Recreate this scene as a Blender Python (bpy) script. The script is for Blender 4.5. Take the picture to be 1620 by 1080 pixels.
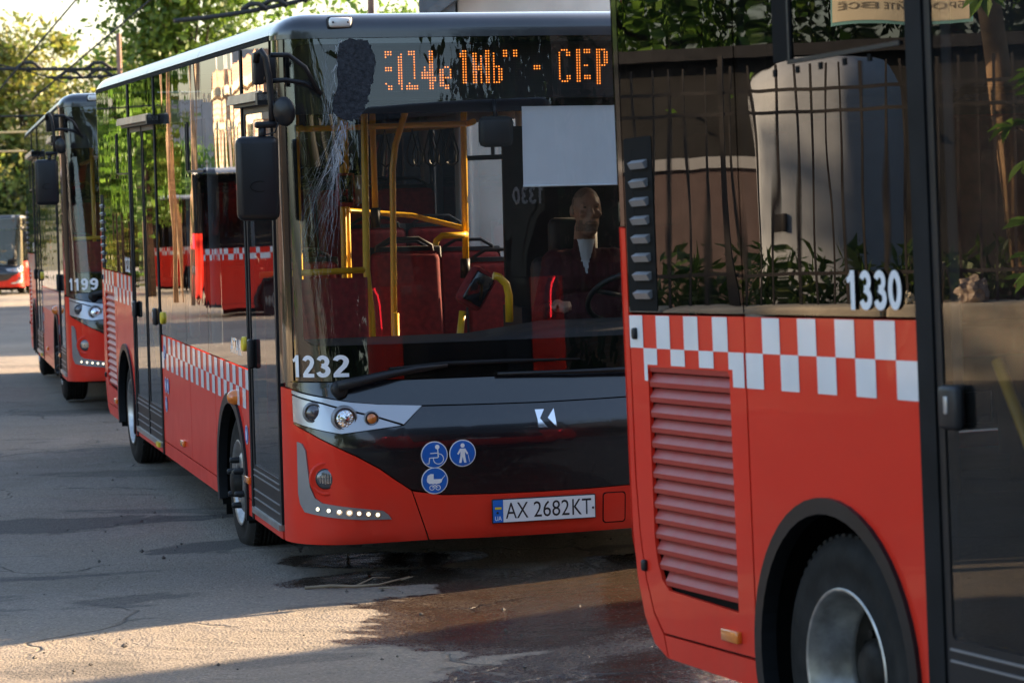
import bpy, bmesh, math, random
import numpy as np
from mathutils import Matrix, Vector, Euler
R = math.radians
sc = bpy.context.scene
for o in list(bpy.data.objects): bpy.data.objects.remove(o)

# ------------------------------------------------------------------ camera, sky, sun, exposure
CAM_H, PITCH, ROLL = 2.0871, R(3.7246), R(1.3305)
cam = bpy.data.cameras.new('camera'); camo = bpy.data.objects.new('camera', cam); sc.collection.objects.link(camo)
_c, _s = math.cos(PITCH), math.sin(PITCH); _cr, _sr = math.cos(ROLL), math.sin(ROLL)
_f = Vector((0, _c, -_s)); _u0 = Vector((0, _s, _c)); _r0 = Vector((1, 0, 0))
_r = _r0*_cr - _u0*_sr; _u = _r0*_sr + _u0*_cr
M = Matrix.Identity(4)
for i in range(3): M[i][0], M[i][1], M[i][2] = _r[i], _u[i], -_f[i]
M[2][3] = CAM_H
camo.matrix_world = M
cam.sensor_width = 36; cam.lens = 4192.4/1620*36
cam.clip_start = .1; cam.clip_end = 2000
cam.dof.use_dof = True; cam.dof.focus_distance = 13.2; cam.dof.aperture_fstop = 6.5
sc.camera = camo

SUN_AZ = math.atan2(.82, .57)      # from +Y towards +X
SUN_EL = R(20)
w = bpy.data.worlds.new('World'); sc.world = w; w.use_nodes = True
nt = w.node_tree; bg = nt.nodes['Background']
sky = nt.nodes.new('ShaderNodeTexSky'); sky.sky_type = 'NISHITA'; sky.sun_disc = False
sky.sun_elevation = SUN_EL; sky.sun_rotation = SUN_AZ; sky.dust_density = 3.0; sky.air_density = 1.0; sky.altitude = 100
nt.links.new(sky.outputs[0], bg.inputs[0]); bg.inputs[1].default_value = .1
sl = bpy.data.lights.new('sun', 'SUN'); sl.energy = 5; sl.angle = R(.5); sl.color = (1, .72, .44)
so = bpy.data.objects.new('sun', sl); sc.collection.objects.link(so)
_sd = Vector((math.sin(SUN_AZ)*math.cos(SUN_EL), math.cos(SUN_AZ)*math.cos(SUN_EL), math.sin(SUN_EL)))
so.rotation_euler = _sd.to_track_quat('Z', 'Y').to_euler(); so.location = (20, 10, 30)
sc.view_settings.view_transform = 'Standard'; sc.view_settings.look = 'None'
sc.view_settings.gamma = 1; sc.view_settings.exposure = 2.5
sc.cycles.use_denoising = True; sc.cycles.max_bounces = 8; sc.cycles.transparent_max_bounces = 16
sc.cycles.glossy_bounces = 5; sc.cycles.diffuse_bounces = 3; sc.cycles.caustics_reflective = False; sc.cycles.caustics_refractive = False
sc.cycles.sample_clamp_indirect = 6

# ------------------------------------------------------------------ materials
MATS = {}
def newmat(name):
    m = bpy.data.materials.new(name); m.use_nodes = True; MATS[name] = m
    return m, m.node_tree, m.node_tree.nodes['Principled BSDF']
def N(t, typ, **kw):
    n = t.nodes.new(typ)
    for k, v in kw.items():
        if k.startswith('i_'): n.inputs[k[2:].replace('_', ' ')].default_value = v
        else: setattr(n, k, v)
    return n
def noise(t, scale, detail=3, vec=None, dist=0, rough=.5):
    n = N(t, 'ShaderNodeTexNoise'); n.inputs['Scale'].default_value = scale; n.inputs['Detail'].default_value = detail
    n.inputs['Distortion'].default_value = dist; n.inputs['Roughness'].default_value = rough
    if vec is not None: t.links.new(vec, n.inputs['Vector'])
    return n
def ramp(t, fac, stops):
    r = N(t, 'ShaderNodeValToRGB'); e = r.color_ramp.elements
    while len(e) < len(stops): e.new(.5)
    for q, (p, c) in zip(e, stops): q.position = p; q.color = (*c, 1) if len(c) == 3 else c
    t.links.new(fac, r.inputs[0]); return r
def objvec(t, scale=(1, 1, 1), rot=(0, 0, 0)):
    tc = N(t, 'ShaderNodeTexCoord'); mp = N(t, 'ShaderNodeMapping'); mp.inputs['Scale'].default_value = scale; mp.inputs['Rotation'].default_value = rot
    t.links.new(tc.outputs['Object'], mp.inputs[0]); return mp.outputs[0]
def bump(t, h, strength, dist, normal=None):
    b = N(t, 'ShaderNodeBump'); b.inputs['Strength'].default_value = strength; b.inputs['Distance'].default_value = dist
    t.links.new(h, b.inputs['Height'])
    if normal is not None: t.links.new(normal, b.inputs['Normal'])
    return b.outputs[0]
def plain(name, col, rough=.5, metal=0, coat=0, var=.12, vscale=6, bmp=0, bscale=60, spec=.5):
    m, t, p = newmat(name)
    p.inputs['Roughness'].default_value = rough; p.inputs['Metallic'].default_value = metal
    p.inputs['Coat Weight'].default_value = coat; p.inputs['Coat Roughness'].default_value = .04
    p.inputs['Specular IOR Level'].default_value = spec
    v = objvec(t)
    n = noise(t, vscale, 4, v)
    a = tuple(max(0, c*(1-var)) for c in col); b = tuple(min(1, c*(1+var)) for c in col)
    r = ramp(t, n.outputs[0], [(.3, a), (.7, b)])
    t.links.new(r.outputs[0], p.inputs['Base Color'])
    if bmp:
        n2 = noise(t, bscale, 3, v); t.links.new(bump(t, n2.outputs[0], bmp, .01), p.inputs['Normal'])
    return m
def schlick(t, f0, normal=None):
    lw = N(t, 'ShaderNodeLayerWeight'); lw.inputs['Blend'].default_value = .5
    if normal is not None: t.links.new(normal, lw.inputs['Normal'])
    pw = N(t, 'ShaderNodeMath', operation='POWER'); t.links.new(lw.outputs['Facing'], pw.inputs[0]); pw.inputs[1].default_value = 5
    mu = N(t, 'ShaderNodeMath', operation='MULTIPLY_ADD'); t.links.new(pw.outputs[0], mu.inputs[0]); mu.inputs[1].default_value = 1-f0; mu.inputs[2].default_value = f0
    return mu.outputs[0]
def glassmat(name, tint, f0, wave=0, wscale=(1, 1, 1), gain=1.0, dirt=0, rough=0.0):
    m = bpy.data.materials.new(name); m.use_nodes = True; MATS[name] = m; t = m.node_tree
    t.nodes.remove(t.nodes['Principled BSDF']); out = t.nodes['Material Output']
    nrm = None
    if wave:
        n = noise(t, 1, 1.5, objvec(t, wscale)); nrm = bump(t, n.outputs[0], 1, wave)
    tr = N(t, 'ShaderNodeBsdfTransparent'); tr.inputs[0].default_value = (*tint, 1)
    gl = N(t, 'ShaderNodeBsdfGlossy'); gl.inputs['Roughness'].default_value = rough; gl.inputs[0].default_value = (.95, .97, 1, 1)
    if nrm is not None: t.links.new(nrm, gl.inputs['Normal'])
    fac = schlick(t, f0, nrm)
    if gain != 1:
        g = N(t, 'ShaderNodeMath', operation='POWER'); t.links.new(fac, g.inputs[0]); g.inputs[1].default_value = 1/gain; fac = g.outputs[0]
    base = tr.outputs[0]
    if dirt:
        df = N(t, 'ShaderNodeBsdfDiffuse'); df.inputs[0].default_value = (.45, .43, .40, 1)
        n = noise(t, 3, 6, objvec(t, (1, 1, .5)), .5); r = ramp(t, n.outputs[0], [(.35, (dirt*.3,)*3), (.8, (dirt,)*3)])
        mx0 = N(t, 'ShaderNodeMixShader'); t.links.new(r.outputs[0], mx0.inputs[0]); t.links.new(base, mx0.inputs[1]); t.links.new(df.outputs[0], mx0.inputs[2]); base = mx0.outputs[0]
    mx = N(t, 'ShaderNodeMixShader'); t.links.new(fac, mx.inputs[0]); t.links.new(base, mx.inputs[1]); t.links.new(gl.outputs[0], mx.inputs[2])
    t.links.new(mx.outputs[0], out.inputs[0]); return m
def emis(name, col, st):
    m, t, p = newmat(name); p.inputs['Base Color'].default_value = (*[c*.3 for c in col], 1)
    p.inputs['Emission Color'].default_value = (*col, 1); p.inputs['Emission Strength'].default_value = st; return m

def red_paint():
    m, t, p = newmat('red_paint')
    v = objvec(t)
    n = noise(t, 2.2, 5, v)
    r = ramp(t, n.outputs[0], [(.3, (.74, .026, .011)), (.7, (.80, .031, .013))])
    # road dust low on the body, scattered film
    sp = N(t, 'ShaderNodeSeparateXYZ'); t.links.new(v, sp.inputs[0])
    mr = N(t, 'ShaderNodeMapRange'); t.links.new(sp.outputs[2], mr.inputs[0])
    mr.inputs[1].default_value = .9; mr.inputs[2].default_value = .25; mr.inputs[3].default_value = 0; mr.inputs[4].default_value = .25
    n2 = noise(t, 9, 6, objvec(t, (1, 1, .6)), .4)
    mu = N(t, 'ShaderNodeMath', operation='MULTIPLY'); t.links.new(mr.outputs[0], mu.inputs[0]); t.links.new(n2.outputs[0], mu.inputs[1])
    mx = N(t, 'ShaderNodeMixRGB'); t.links.new(mu.outputs[0], mx.inputs[0]); t.links.new(r.outputs[0], mx.inputs[1]); mx.inputs[2].default_value = (.22, .15, .11, 1)
    t.links.new(mx.outputs[0], p.inputs['Base Color'])
    ra = N(t, 'ShaderNodeMath', operation='MULTIPLY_ADD'); t.links.new(mu.outputs[0], ra.inputs[0]); ra.inputs[1].default_value = .9; ra.inputs[2].default_value = .33
    t.links.new(ra.outputs[0], p.inputs['Roughness'])
    p.inputs['Coat Weight'].default_value = .28; p.inputs['Coat Roughness'].default_value = .03; p.inputs['Specular IOR Level'].default_value = .12
    nw = noise(t, 1, 1.5, objvec(t, (3, 3, 2)))
    b = bump(t, nw.outputs[0], 1, .006); t.links.new(b, p.inputs['Coat Normal'])
red_paint()
def dusty_slats():
    m, t, p = newmat('louvre_red')
    ge = N(t, 'ShaderNodeNewGeometry'); sp = N(t, 'ShaderNodeSeparateXYZ'); t.links.new(ge.outputs['Normal'], sp.inputs[0])
    n = noise(t, 14, 6, objvec(t, (1, 1, .6)), .3)
    a = N(t, 'ShaderNodeMapRange'); t.links.new(sp.outputs[2], a.inputs[0]); a.inputs[1].default_value = .2; a.inputs[2].default_value = .75
    mu = N(t, 'ShaderNodeMath', operation='MULTIPLY'); t.links.new(a.outputs[0], mu.inputs[0]); t.links.new(n.outputs[0], mu.inputs[1])
    mx = N(t, 'ShaderNodeMixRGB'); t.links.new(mu.outputs[0], mx.inputs[0]); mx.inputs[1].default_value = (.40, .028, .02, 1); mx.inputs[2].default_value = (.34, .14, .12, 1)
    t.links.new(mx.outputs[0], p.inputs['Base Color']); p.inputs['Roughness'].default_value = .45
dusty_slats()
plain('white_decal', (.74, .74, .76), .35, coat=.6, var=.06)
plain('white_number', (.8, .8, .82), .4, var=.04)
plain('black_gloss', (.006, .006, .008), .12, coat=1, var=.2)
def hood_black():
    m, t, p = newmat('hood_black'); p.inputs['Base Color'].default_value = (.007, .007, .009, 1); p.inputs['Roughness'].default_value = .2
    p.inputs['Coat Weight'].default_value = 1; p.inputs['Coat Roughness'].default_value = .03; p.inputs['Coat IOR'].default_value = 1.42
    n = noise(t, 40, 6, objvec(t)); r = ramp(t, n.outputs[0], [(.55, (.006, .006, .008)), (.85, (.03, .028, .026))]); t.links.new(r.outputs[0], p.inputs['Base Color'])
hood_black()
plain('black_plastic', (.016, .016, .018), .45, var=.25, bmp=.05, bscale=200, spec=.3)
plain('mirror_plastic', (.012, .0125, .015), .38, var=.2, bmp=.03, bscale=300, spec=.3)
plain('rubber', (.012, .012, .013), .7, var=.3, spec=.15)
plain('seam_black', (.004, .004, .004), .8, spec=.15)
plain('tyre', (.020, .019, .018), .75, var=.45, vscale=8, bmp=.2, bscale=40, spec=.15)
plain('fender', (.012, .013, .015), .38, var=.2, spec=.3)
plain('steel', (.40, .39, .38), .38, metal=.8, var=.4, vscale=14)
plain('hub_dark', (.022, .020, .018), .6, metal=.2, var=.5, vscale=20, spec=.15)
plain('silver', (.42, .43, .45), .32, metal=.55, coat=.4, var=.06)
plain('silver_grey', (.26, .26, .27), .4, metal=.4, var=.08)
plain('chrome', (.8, .8, .82), .08, metal=1, var=.02)
plain('alu', (.5, .5, .5), .35, metal=.9, var=.2)
plain('roof_white', (.36, .38, .41), .3, coat=.35, var=.06)
plain('cap_navy', (.022, .025, .032), .3, coat=.8, var=.2)
plain('lamp_white', (.72, .72, .70), .25, coat=1, var=.03)
plain('amber', (.75, .20, .02), .25, coat=1, var=.1)
plain('amber_dim', (.55, .15, .015), .35, coat=1, var=.2)
plain('lens_dark', (.10, .10, .11), .12, coat=1, var=.3, metal=.3)
plain('reflector', (.75, .76, .8), .12, metal=1, var=.35, vscale=90)
plain('yellow_rail', (.82, .46, .014), .35, coat=.5, var=.08)
plain('yellow_button', (.75, .55, .03), .4, var=.08)
plain('seat_red', (.27, .022, .024), .8, var=.25, vscale=30)
plain('seat_black', (.02, .02, .022), .6, var=.2)
plain('interior_grey', (.46, .46, .47), .6, var=.08)
plain('interior_dark', (.03, .03, .033), .6, var=.2, spec=.15)
plain('floor_grey', (.08, .08, .085), .6, var=.3)
plain('blind', (.72, .74, .78), .7, var=.03)
plain('blue_sign', (.01, .12, .48), .35, var=.05)
plain('sign_white', (.8, .8, .82), .4, var=.03)
plain('plate_white', (.78, .79, .80), .4, var=.05, vscale=12)
plain('plate_blue', (.01, .14, .55), .4, var=.05)
plain('plate_yellow', (.8, .6, .03), .4, var=.05)
plain('ink', (.008, .008, .01), .5)
plain('green_button', (.02, .25, .05), .4)
plain('display_black', (.02, .019, .02), .5, spec=.15)
plain('dot_off', (.16, .15, .145), .4)
plain('sealant', (.035, .038, .045), .85, var=.45, vscale=60, bmp=.8, bscale=110, spec=.15)
plain('crack', (.40, .43, .46), .25, var=.5, vscale=200)
plain('tail_dark', (.10, .006, .006), .2, coat=1)
plain('skin', (.29, .165, .12), .5, var=.12, vscale=25)
plain('stubble', (.17, .105, .08), .6, var=.3, vscale=120)
plain('hair_grey', (.15, .10, .08), .7, var=.3, vscale=80)
plain('jacket', (.065, .018, .022), .75, var=.25, vscale=20, spec=.15)  # dark navy cloth; the maroon stands for the red bus reflected over it
plain('shirt', (.60, .65, .72), .7, var=.05)
plain('wood_pole', (.36, .23, .13), .8, var=.3, vscale=5, bmp=.4, bscale=14)
plain('brick_pole', (.24, .13, .09), .8, var=.3)
plain('wire', (.02, .02, .02), .6)
plain('fence_iron', (.035, .03, .028), .6, var=.3)
plain('concrete', (.56, .48, .36), .85, var=.22, vscale=3, bmp=.4, bscale=12)
plain('booth_white', (.36, .38, .41), .6, var=.08)
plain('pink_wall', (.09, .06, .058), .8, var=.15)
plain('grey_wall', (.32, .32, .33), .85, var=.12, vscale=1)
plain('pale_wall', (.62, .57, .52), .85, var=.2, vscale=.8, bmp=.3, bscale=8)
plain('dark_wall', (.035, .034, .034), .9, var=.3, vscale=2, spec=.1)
plain('roof_grey', (.10, .11, .12), .7, var=.2)
plain('roof_pale', (.6, .6, .6), .5, var=.1)
plain('window_dark', (.03, .035, .04), .1, var=.2)
plain('window_white', (.7, .7, .7), .5)
plain('banner', (.66, .58, .42), .8, var=.06)
plain('banner_edge', (.16, .36, .36), .8)
plain('banner_ink', (.20, .17, .13), .8)
plain('paper', (.42, .33, .26), .9, var=.25)
plain('bin_metal', (.22, .20, .18), .6, var=.3)
plain('bark', (.075, .055, .042), .9, var=.35, vscale=6, bmp=.5, bscale=20, spec=.15)
plain('twig', (.20, .15, .10), .85, var=.3)
plain('stone', (.085, .078, .07), .85, var=.4, vscale=10)
plain('pipe_yellow', (.5, .42, .22), .6)
glassmat('side_glass', (.03, .032, .035), .07, .0013, (2.2, 2.2, .9), gain=1.0, dirt=.008)
glassmat('saloon_glass', (.36, .365, .37), .10, .0012, (2.2, 2.2, .9), dirt=.008)
glassmat('door_glass', (.42, .425, .43), .06, .0006, (2.0, 2.0, .8), dirt=.03)
glassmat('windshield', (.84, .86, .86), .05, .0004, (.8, .8, 1.2), dirt=.02)
glassmat('frit_glass', (.01, .01, .012), .05, .0003, (.8, .8, 1.2), dirt=.006)
emis('led_amber', (1, .25, .03), .48)
emis('led_white', (1, .90, .62), .45)
emis('led_red', (1, .02, .03), 2.6)
def brick():
    m, t, p = newmat('lit_brick')
    b = N(t, 'ShaderNodeTexBrick'); b.inputs['Scale'].default_value = 1; b.inputs['Color1'].default_value = (.44, .24, .15, 1); b.inputs['Color2'].default_value = (.50, .30, .20, 1)
    b.inputs['Mortar'].default_value = (.5, .42, .34, 1); b.inputs['Brick Width'].default_value = .25; b.inputs['Row Height'].default_value = .08; b.inputs['Mortar Size'].default_value = .008
    t.links.new(objvec(t, rot=(R(90), 0, 0)), b.inputs[0]); t.links.new(b.outputs[0], p.inputs['Base Color']); p.inputs['Roughness'].default_value = .85
brick()
def leafmat(name, cols, transl=.45, rough=.5):
    m = bpy.data.materials.new(name); m.use_nodes = True; MATS[name] = m; t = m.node_tree
    p = t.nodes['Principled BSDF']; out = t.nodes['Material Output']
    ge = N(t, 'ShaderNodeNewGeometry')
    n = len(cols)
    r = ramp(t, ge.outputs['Random Per Island'], [(i/(n-1), c) for i, c in enumerate(cols)])
    t.links.new(r.outputs[0], p.inputs['Base Color']); p.inputs['Roughness'].default_value = rough
    tl = N(t, 'ShaderNodeBsdfTranslucent'); t.links.new(r.outputs[0], tl.inputs[0])
    mx = N(t, 'ShaderNodeMixShader'); mx.inputs[0].default_value = transl
    t.links.new(p.outputs[0], mx.inputs[1]); t.links.new(tl.outputs[0], mx.inputs[2]); t.links.new(mx.outputs[0], out.inputs[0])
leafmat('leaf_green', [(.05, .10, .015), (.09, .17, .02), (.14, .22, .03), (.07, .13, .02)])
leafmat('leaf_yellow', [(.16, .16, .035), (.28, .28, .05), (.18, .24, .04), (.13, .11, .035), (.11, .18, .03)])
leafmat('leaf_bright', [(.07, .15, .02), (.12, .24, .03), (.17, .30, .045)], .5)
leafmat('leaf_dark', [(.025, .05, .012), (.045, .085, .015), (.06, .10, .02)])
leafmat('grass_leaf', [(.05, .10, .02), (.10, .17, .03), (.15, .17, .05)])

# ------------------------------------------------------------------ mesh helpers
COL = sc.collection
class MB:
    def __init__(s): s.v = []; s.f = []; s.mi = []; s.mats = []; s.sm = []
    def _m(s, mat):
        if mat not in s.mats: s.mats.append(mat)
        return s.mats.index(mat)
    def add(s, vs, fs, mat=None, smooth=False):
        o = len(s.v); s.v += [tuple(v) for v in vs]
        for f in fs: s.f.append(tuple(i+o for i in f)); s.mi.append(mat); s.sm.append(smooth)
        return s
    def box(s, c, d, mat=None, rot=None):
        x, y, z = (q/2 for q in d)
        vs = [Vector(p) for p in ((-x,-y,-z),(x,-y,-z),(x,y,-z),(-x,y,-z),(-x,-y,z),(x,-y,z),(x,y,z),(-x,y,z))]
        if rot is not None: vs = [rot@v for v in vs]
        c = Vector(c)
        return s.add([v+c for v in vs], [(0,3,2,1),(4,5,6,7),(0,1,5,4),(1,2,6,5),(2,3,7,6),(3,0,4,7)], mat)
    def rbox(s, c, d, r=.02, mat=None, rot=None, seg=2):
        bm = bmesh.new(); bmesh.ops.create_cube(bm, size=1)
        for v in bm.verts: v.co = Vector((v.co.x*d[0], v.co.y*d[1], v.co.z*d[2]))
        bmesh.ops.bevel(bm, geom=list(bm.edges), offset=r, segments=seg, affect='EDGES', profile=.5)
        vs = [Vector(v.co) for v in bm.verts]; bm.verts.index_update()
        if rot is not None: vs = [rot@v for v in vs]
        fs = [tuple(v.index for v in f.verts) for f in bm.faces]; bm.free(); c = Vector(c)
        return s.add([v+c for v in vs], fs, mat, True)
    def tube(s, pts, r, n=10, mat=None, caps=True, closed=False):
        pts = [Vector(p) for p in pts]; m = len(pts)
        rs = r if isinstance(r, (list, tuple)) else [r]*m
        vs = []; prev = None
        for i, p in enumerate(pts):
            if closed: t = pts[(i+1) % m]-pts[i-1]
            else: t = pts[min(i+1, m-1)]-pts[max(i-1, 0)]
            t.normalize()
            if prev is None:
                a = Vector((0, 0, 1)) if abs(t.z) < .9 else Vector((1, 0, 0)); u = t.cross(a).normalized()
            else: u = (prev-t*prev.dot(t)).normalized()
            prev = u; v2 = t.cross(u)
            for k in range(n):
                an = 2*math.pi*k/n; vs.append(p+(u*math.cos(an)+v2*math.sin(an))*rs[i])
        fs = []
        for i in range(m if closed else m-1):
            for k in range(n):
                a = i*n+k; b = i*n+(k+1) % n; j = (i+1) % m; fs.append((a, b, j*n+(k+1) % n, j*n+k))
        s.add(vs, fs, mat, True)
        if caps and not closed:
            o = len(s.v)-len(vs)
            s.f.append(tuple(o+k for k in range(n))[::-1]); s.f.append(tuple(o+(m-1)*n+k for k in range(n)))
            s.mi += [mat, mat]; s.sm += [False, False]
        return s
    def lathe(s, prof, c, axis='x', n=32, mat=None, smooth=True, sgn=1):
        # prof: (offset along axis, radius)
        c = Vector(c); vs = []
        for a, r in prof:
            for k in range(n):
                t = 2*math.pi*k/n; q, p = r*math.cos(t), r*math.sin(t)
                vs.append(c+(Vector((sgn*a, q, p)) if axis == 'x' else Vector((q, sgn*a, p)) if axis == 'y' else Vector((q, p, sgn*a))))
        fs = []
        for i in range(len(prof)-1):
            for k in range(n): fs.append((i*n+k, i*n+(k+1) % n, (i+1)*n+(k+1) % n, (i+1)*n+k))
        return s.add(vs, fs, mat, smooth)
    def ell(s, c, r, n=12, mat=None, rot=None):
        vs = []; fs = []; m = n//2+1; c = Vector(c)
        for i in range(m):
            th = math.pi*i/(m-1)
            for k in range(n):
                ph = 2*math.pi*k/n; v = Vector((r[0]*math.sin(th)*math.cos(ph), r[1]*math.sin(th)*math.sin(ph), r[2]*math.cos(th)))
                if rot is not None: v = rot@v
                vs.append(c+v)
        for i in range(m-1):
            for k in range(n): fs.append((i*n+k, (i+1)*n+k, (i+1)*n+(k+1) % n, i*n+(k+1) % n))
        return s.add(vs, fs, mat, True)
    def build(s, name, mat, parent=None, **props):
        me = bpy.data.meshes.new(name); me.from_pydata(s.v, [], s.f)
        names = [mat]
        for q in s.mi:
            if q and q not in names: names.append(q)
        for q in names: me.materials.append(MATS[q])
        me.polygons.foreach_set('material_index', [names.index(q) if q else 0 for q in s.mi])
        me.polygons.foreach_set('use_smooth', s.sm); me.update()
        return link(name, me, parent, **props)
def link(name, me, parent=None, **props):
    o = bpy.data.objects.new(name, me); COL.objects.link(o)
    if parent is not None: o.parent = parent
    for k, v in props.items(): o[k] = v
    return o
def empty(name, label, cat, loc=(0, 0, 0), group=None, rot=None):
    o = bpy.data.objects.new(name, None); COL.objects.link(o); o.location = loc; o.empty_display_size = .2
    if rot is not None: o.rotation_euler = rot
    o['label'] = label; o['category'] = cat
    if group: o['group'] = group
    return o
def tag(o, label, cat, group=None):
    o['label'] = label; o['category'] = cat
    if group: o['group'] = group
    return o

def arc2(cx, cy, r, a0, a1, n):
    return [(cx+r*math.cos(R(a0+(a1-a0)*i/n)), cy+r*math.sin(R(a0+(a1-a0)*i/n))) for i in range(n+1)]
def map2d(bm, surf, off, th, grid, out, mat):
    """bm holds flat faces in (a,b,0); cut on a grid, lift onto the surface, add a rim"""
    for ax in (0, 1):
        g = grid[ax]
        if not g: continue
        lo = min(v.co[ax] for v in bm.verts); hi = max(v.co[ax] for v in bm.verts)
        k = math.ceil(lo/g+1e-6)
        while k*g < hi-1e-6:
            no = Vector((1, 0, 0)) if ax == 0 else Vector((0, 1, 0)); co = no*(k*g)
            bmesh.ops.bisect_plane(bm, geom=list(bm.verts)+list(bm.edges)+list(bm.faces), plane_co=co, plane_no=no, dist=1e-7); k += 1
    bm.verts.index_update()
    ab = [(v.co.x, v.co.y) for v in bm.verts]
    top = [surf(a, b, off) for a, b in ab]
    fs = [tuple(v.index for v in f.verts) for f in bm.faces]
    # orient faces to the outside
    f0 = max(fs, key=lambda f: len(f)); P = [Vector(top[i]) for i in f0]
    nn = Vector((0, 0, 0))
    for i in range(len(P)): nn += P[i].cross(P[(i+1) % len(P)])
    a, b = ab[f0[0]]; od = Vector(surf(a, b, off+.01))-Vector(surf(a, b, off))
    if nn.dot(od) < 0: fs = [f[::-1] for f in fs]; flip = True
    else: flip = False
    out.add(top, fs, mat, True)
    if th:
        for e in bm.edges:
            if len(e.link_faces) == 1:
                l = e.link_loops[0]; i, j = l.vert.index, l.link_loop_next.vert.index
                if flip: i, j = j, i
                q = [top[i], surf(*ab[i], off-th), surf(*ab[j], off-th), top[j]]
                out.add(q, [(0, 1, 2, 3)], mat)
def poly_bm(poly, holes=()):
    bm = bmesh.new()
    if not holes:
        f = bm.faces.new([bm.verts.new((a, b, 0)) for a, b in poly]); bmesh.ops.triangulate(bm, faces=[f])
    else:
        es = []
        for lp in [poly]+list(holes):
            vs = [bm.verts.new((a, b, 0)) for a, b in lp]
            es += [bm.edges.new((vs[i], vs[(i+1) % len(vs)])) for i in range(len(vs))]
        bmesh.ops.triangle_fill(bm, use_beauty=True, edges=es)
    return bm
def panel(name, poly, surf, mat, parent, off=0., th=.014, grid=(None, None), holes=(), **props):
    bm = poly_bm(poly, holes); out = MB(); map2d(bm, surf, off, th, grid, out, None); bm.free()
    return out.build(name, mat, parent, **props)
def rect(a0, a1, b0, b1): return [(a0, b0), (a1, b0), (a1, b1), (a0, b1)]
def rrect(a0, a1, b0, b1, r, n=4):
    return arc2(a1-r, b1-r, r, 0, 90, n)+arc2(a0+r, b1-r, r, 90, 180, n)+arc2(a0+r, b0+r, r, 180, 270, n)+arc2(a1-r, b0+r, r, 270, 360, n)
def textbm(s, x0, z0, height, bold=0., width=None, flipx=False, space=1.0):
    c = bpy.data.curves.new('t', 'FONT'); c.body = s; c.offset = bold; c.space_character = space; c.resolution_u = 3
    o = bpy.data.objects.new('t', c); COL.objects.link(o); bpy.context.view_layer.update()
    me = o.to_mesh(); vs = [tuple(v.co) for v in me.vertices]; fs = [tuple(p.vertices) for p in me.polygons]
    o.to_mesh_clear(); bpy.data.objects.remove(o); bpy.data.curves.remove(c)
    xs = [v[0] for v in vs]; ys = [v[1] for v in vs]; k = height/(max(ys)-min(ys)); kx = k if width is None else width/(max(xs)-min(xs))
    x_, y_ = min(xs), min(ys); W_ = (max(xs)-x_)*kx
    bm = bmesh.new(); bv = [bm.verts.new((x0+((W_-(v[0]-x_)*kx) if flipx else (v[0]-x_)*kx), z0+(v[1]-y_)*k, 0)) for v in vs]
    for f in fs:
        try: bm.faces.new([bv[i] for i in f])
        except ValueError: pass
    return bm
def lettering(name, s, x0, z0, height, surf, mat, parent, bold=.03, width=None, off=.003, grid=(.06, None), flipx=False, space=1.0):
    bm = textbm(s, x0, z0, height, bold, width, flipx, space); out = MB(); map2d(bm, surf, off, 0, grid, out, None); bm.free()
    return out.build(name, mat, parent)

def _arc(cx, cy, rx, ry, a0, a1, n=12): return [(cx+rx*math.cos(R(a0+(a1-a0)*i/n)), cy+ry*math.sin(R(a0+(a1-a0)*i/n))) for i in range(n+1)]
DIG = {'0': [(_arc(.3, .5, .2, .4, 0, 360, 28), .19)], '1': [([(.36, .0), (.36, 1.0)], .2), ([(.30, .90), (.22, .80), (.10, .735)], .15)],
 '2': [(_arc(.3, .70, .195, .2, 165, -20, 14)+[(.43, .50), (.28, .33), (.16, .18), (.12, .10)], .19), ([(.03, .085), (.58, .085)], .17)],
 '3': [(_arc(.29, .715, .175, .19, 160, -75, 14)+[(.24, .53)], .18), ([(.24, .535)]+_arc(.29, .29, .20, .20, 75, -165, 16), .19)],
 '6': [(_arc(.31, .29, .18, .2, 0, 360, 20), .18), ([(.12, .3), (.14, .6), (.22, .82), (.36, .9), (.5, .8)], .18)],
 '9': [(_arc(.29, .70, .18, .2, 0, 360, 20), .18), ([(.47, .7), (.46, .4), (.38, .17), (.24, .095), (.09, .2)], .18)]}
def digits(name, num, a0, z0, height, width, surf, mat, parent, off, grid=(None, None), flip=False):
    out = MB(); n = len(num); pitch = width/n; kx = pitch*.93/.62; L = 0
    for i, ch in enumerate(num):
        for pts, wd in DIG[ch]:
            L += 1; P = [Vector(p) for p in pts]; closed = (P[0]-P[-1]).length < 1e-4; m = len(P); lf, rt = [], []
            for j in range(m):
                t = (P[(j+1) % (m-1)] if closed else P[min(j+1, m-1)])-(P[(j-1) % (m-1)] if closed else P[max(j-1, 0)]); t.normalize(); nn = Vector((-t.y, t.x))*wd/2; lf.append(P[j]+nn); rt.append(P[j]-nn)
            bm = bmesh.new()
            def cv(p):
                x = i*pitch+p.x*kx; return bm.verts.new((a0+(width-x if flip else x), z0+p.y*height, 0))
            A_, B_ = [cv(p) for p in lf], [cv(p) for p in rt]
            for j in range(m-1): bm.faces.new((A_[j], A_[j+1], B_[j+1], B_[j]))
            map2d(bm, surf, off+.0003*(L % 2), 0, grid, out, None); bm.free()
    return out.build(name, mat, parent)

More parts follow.
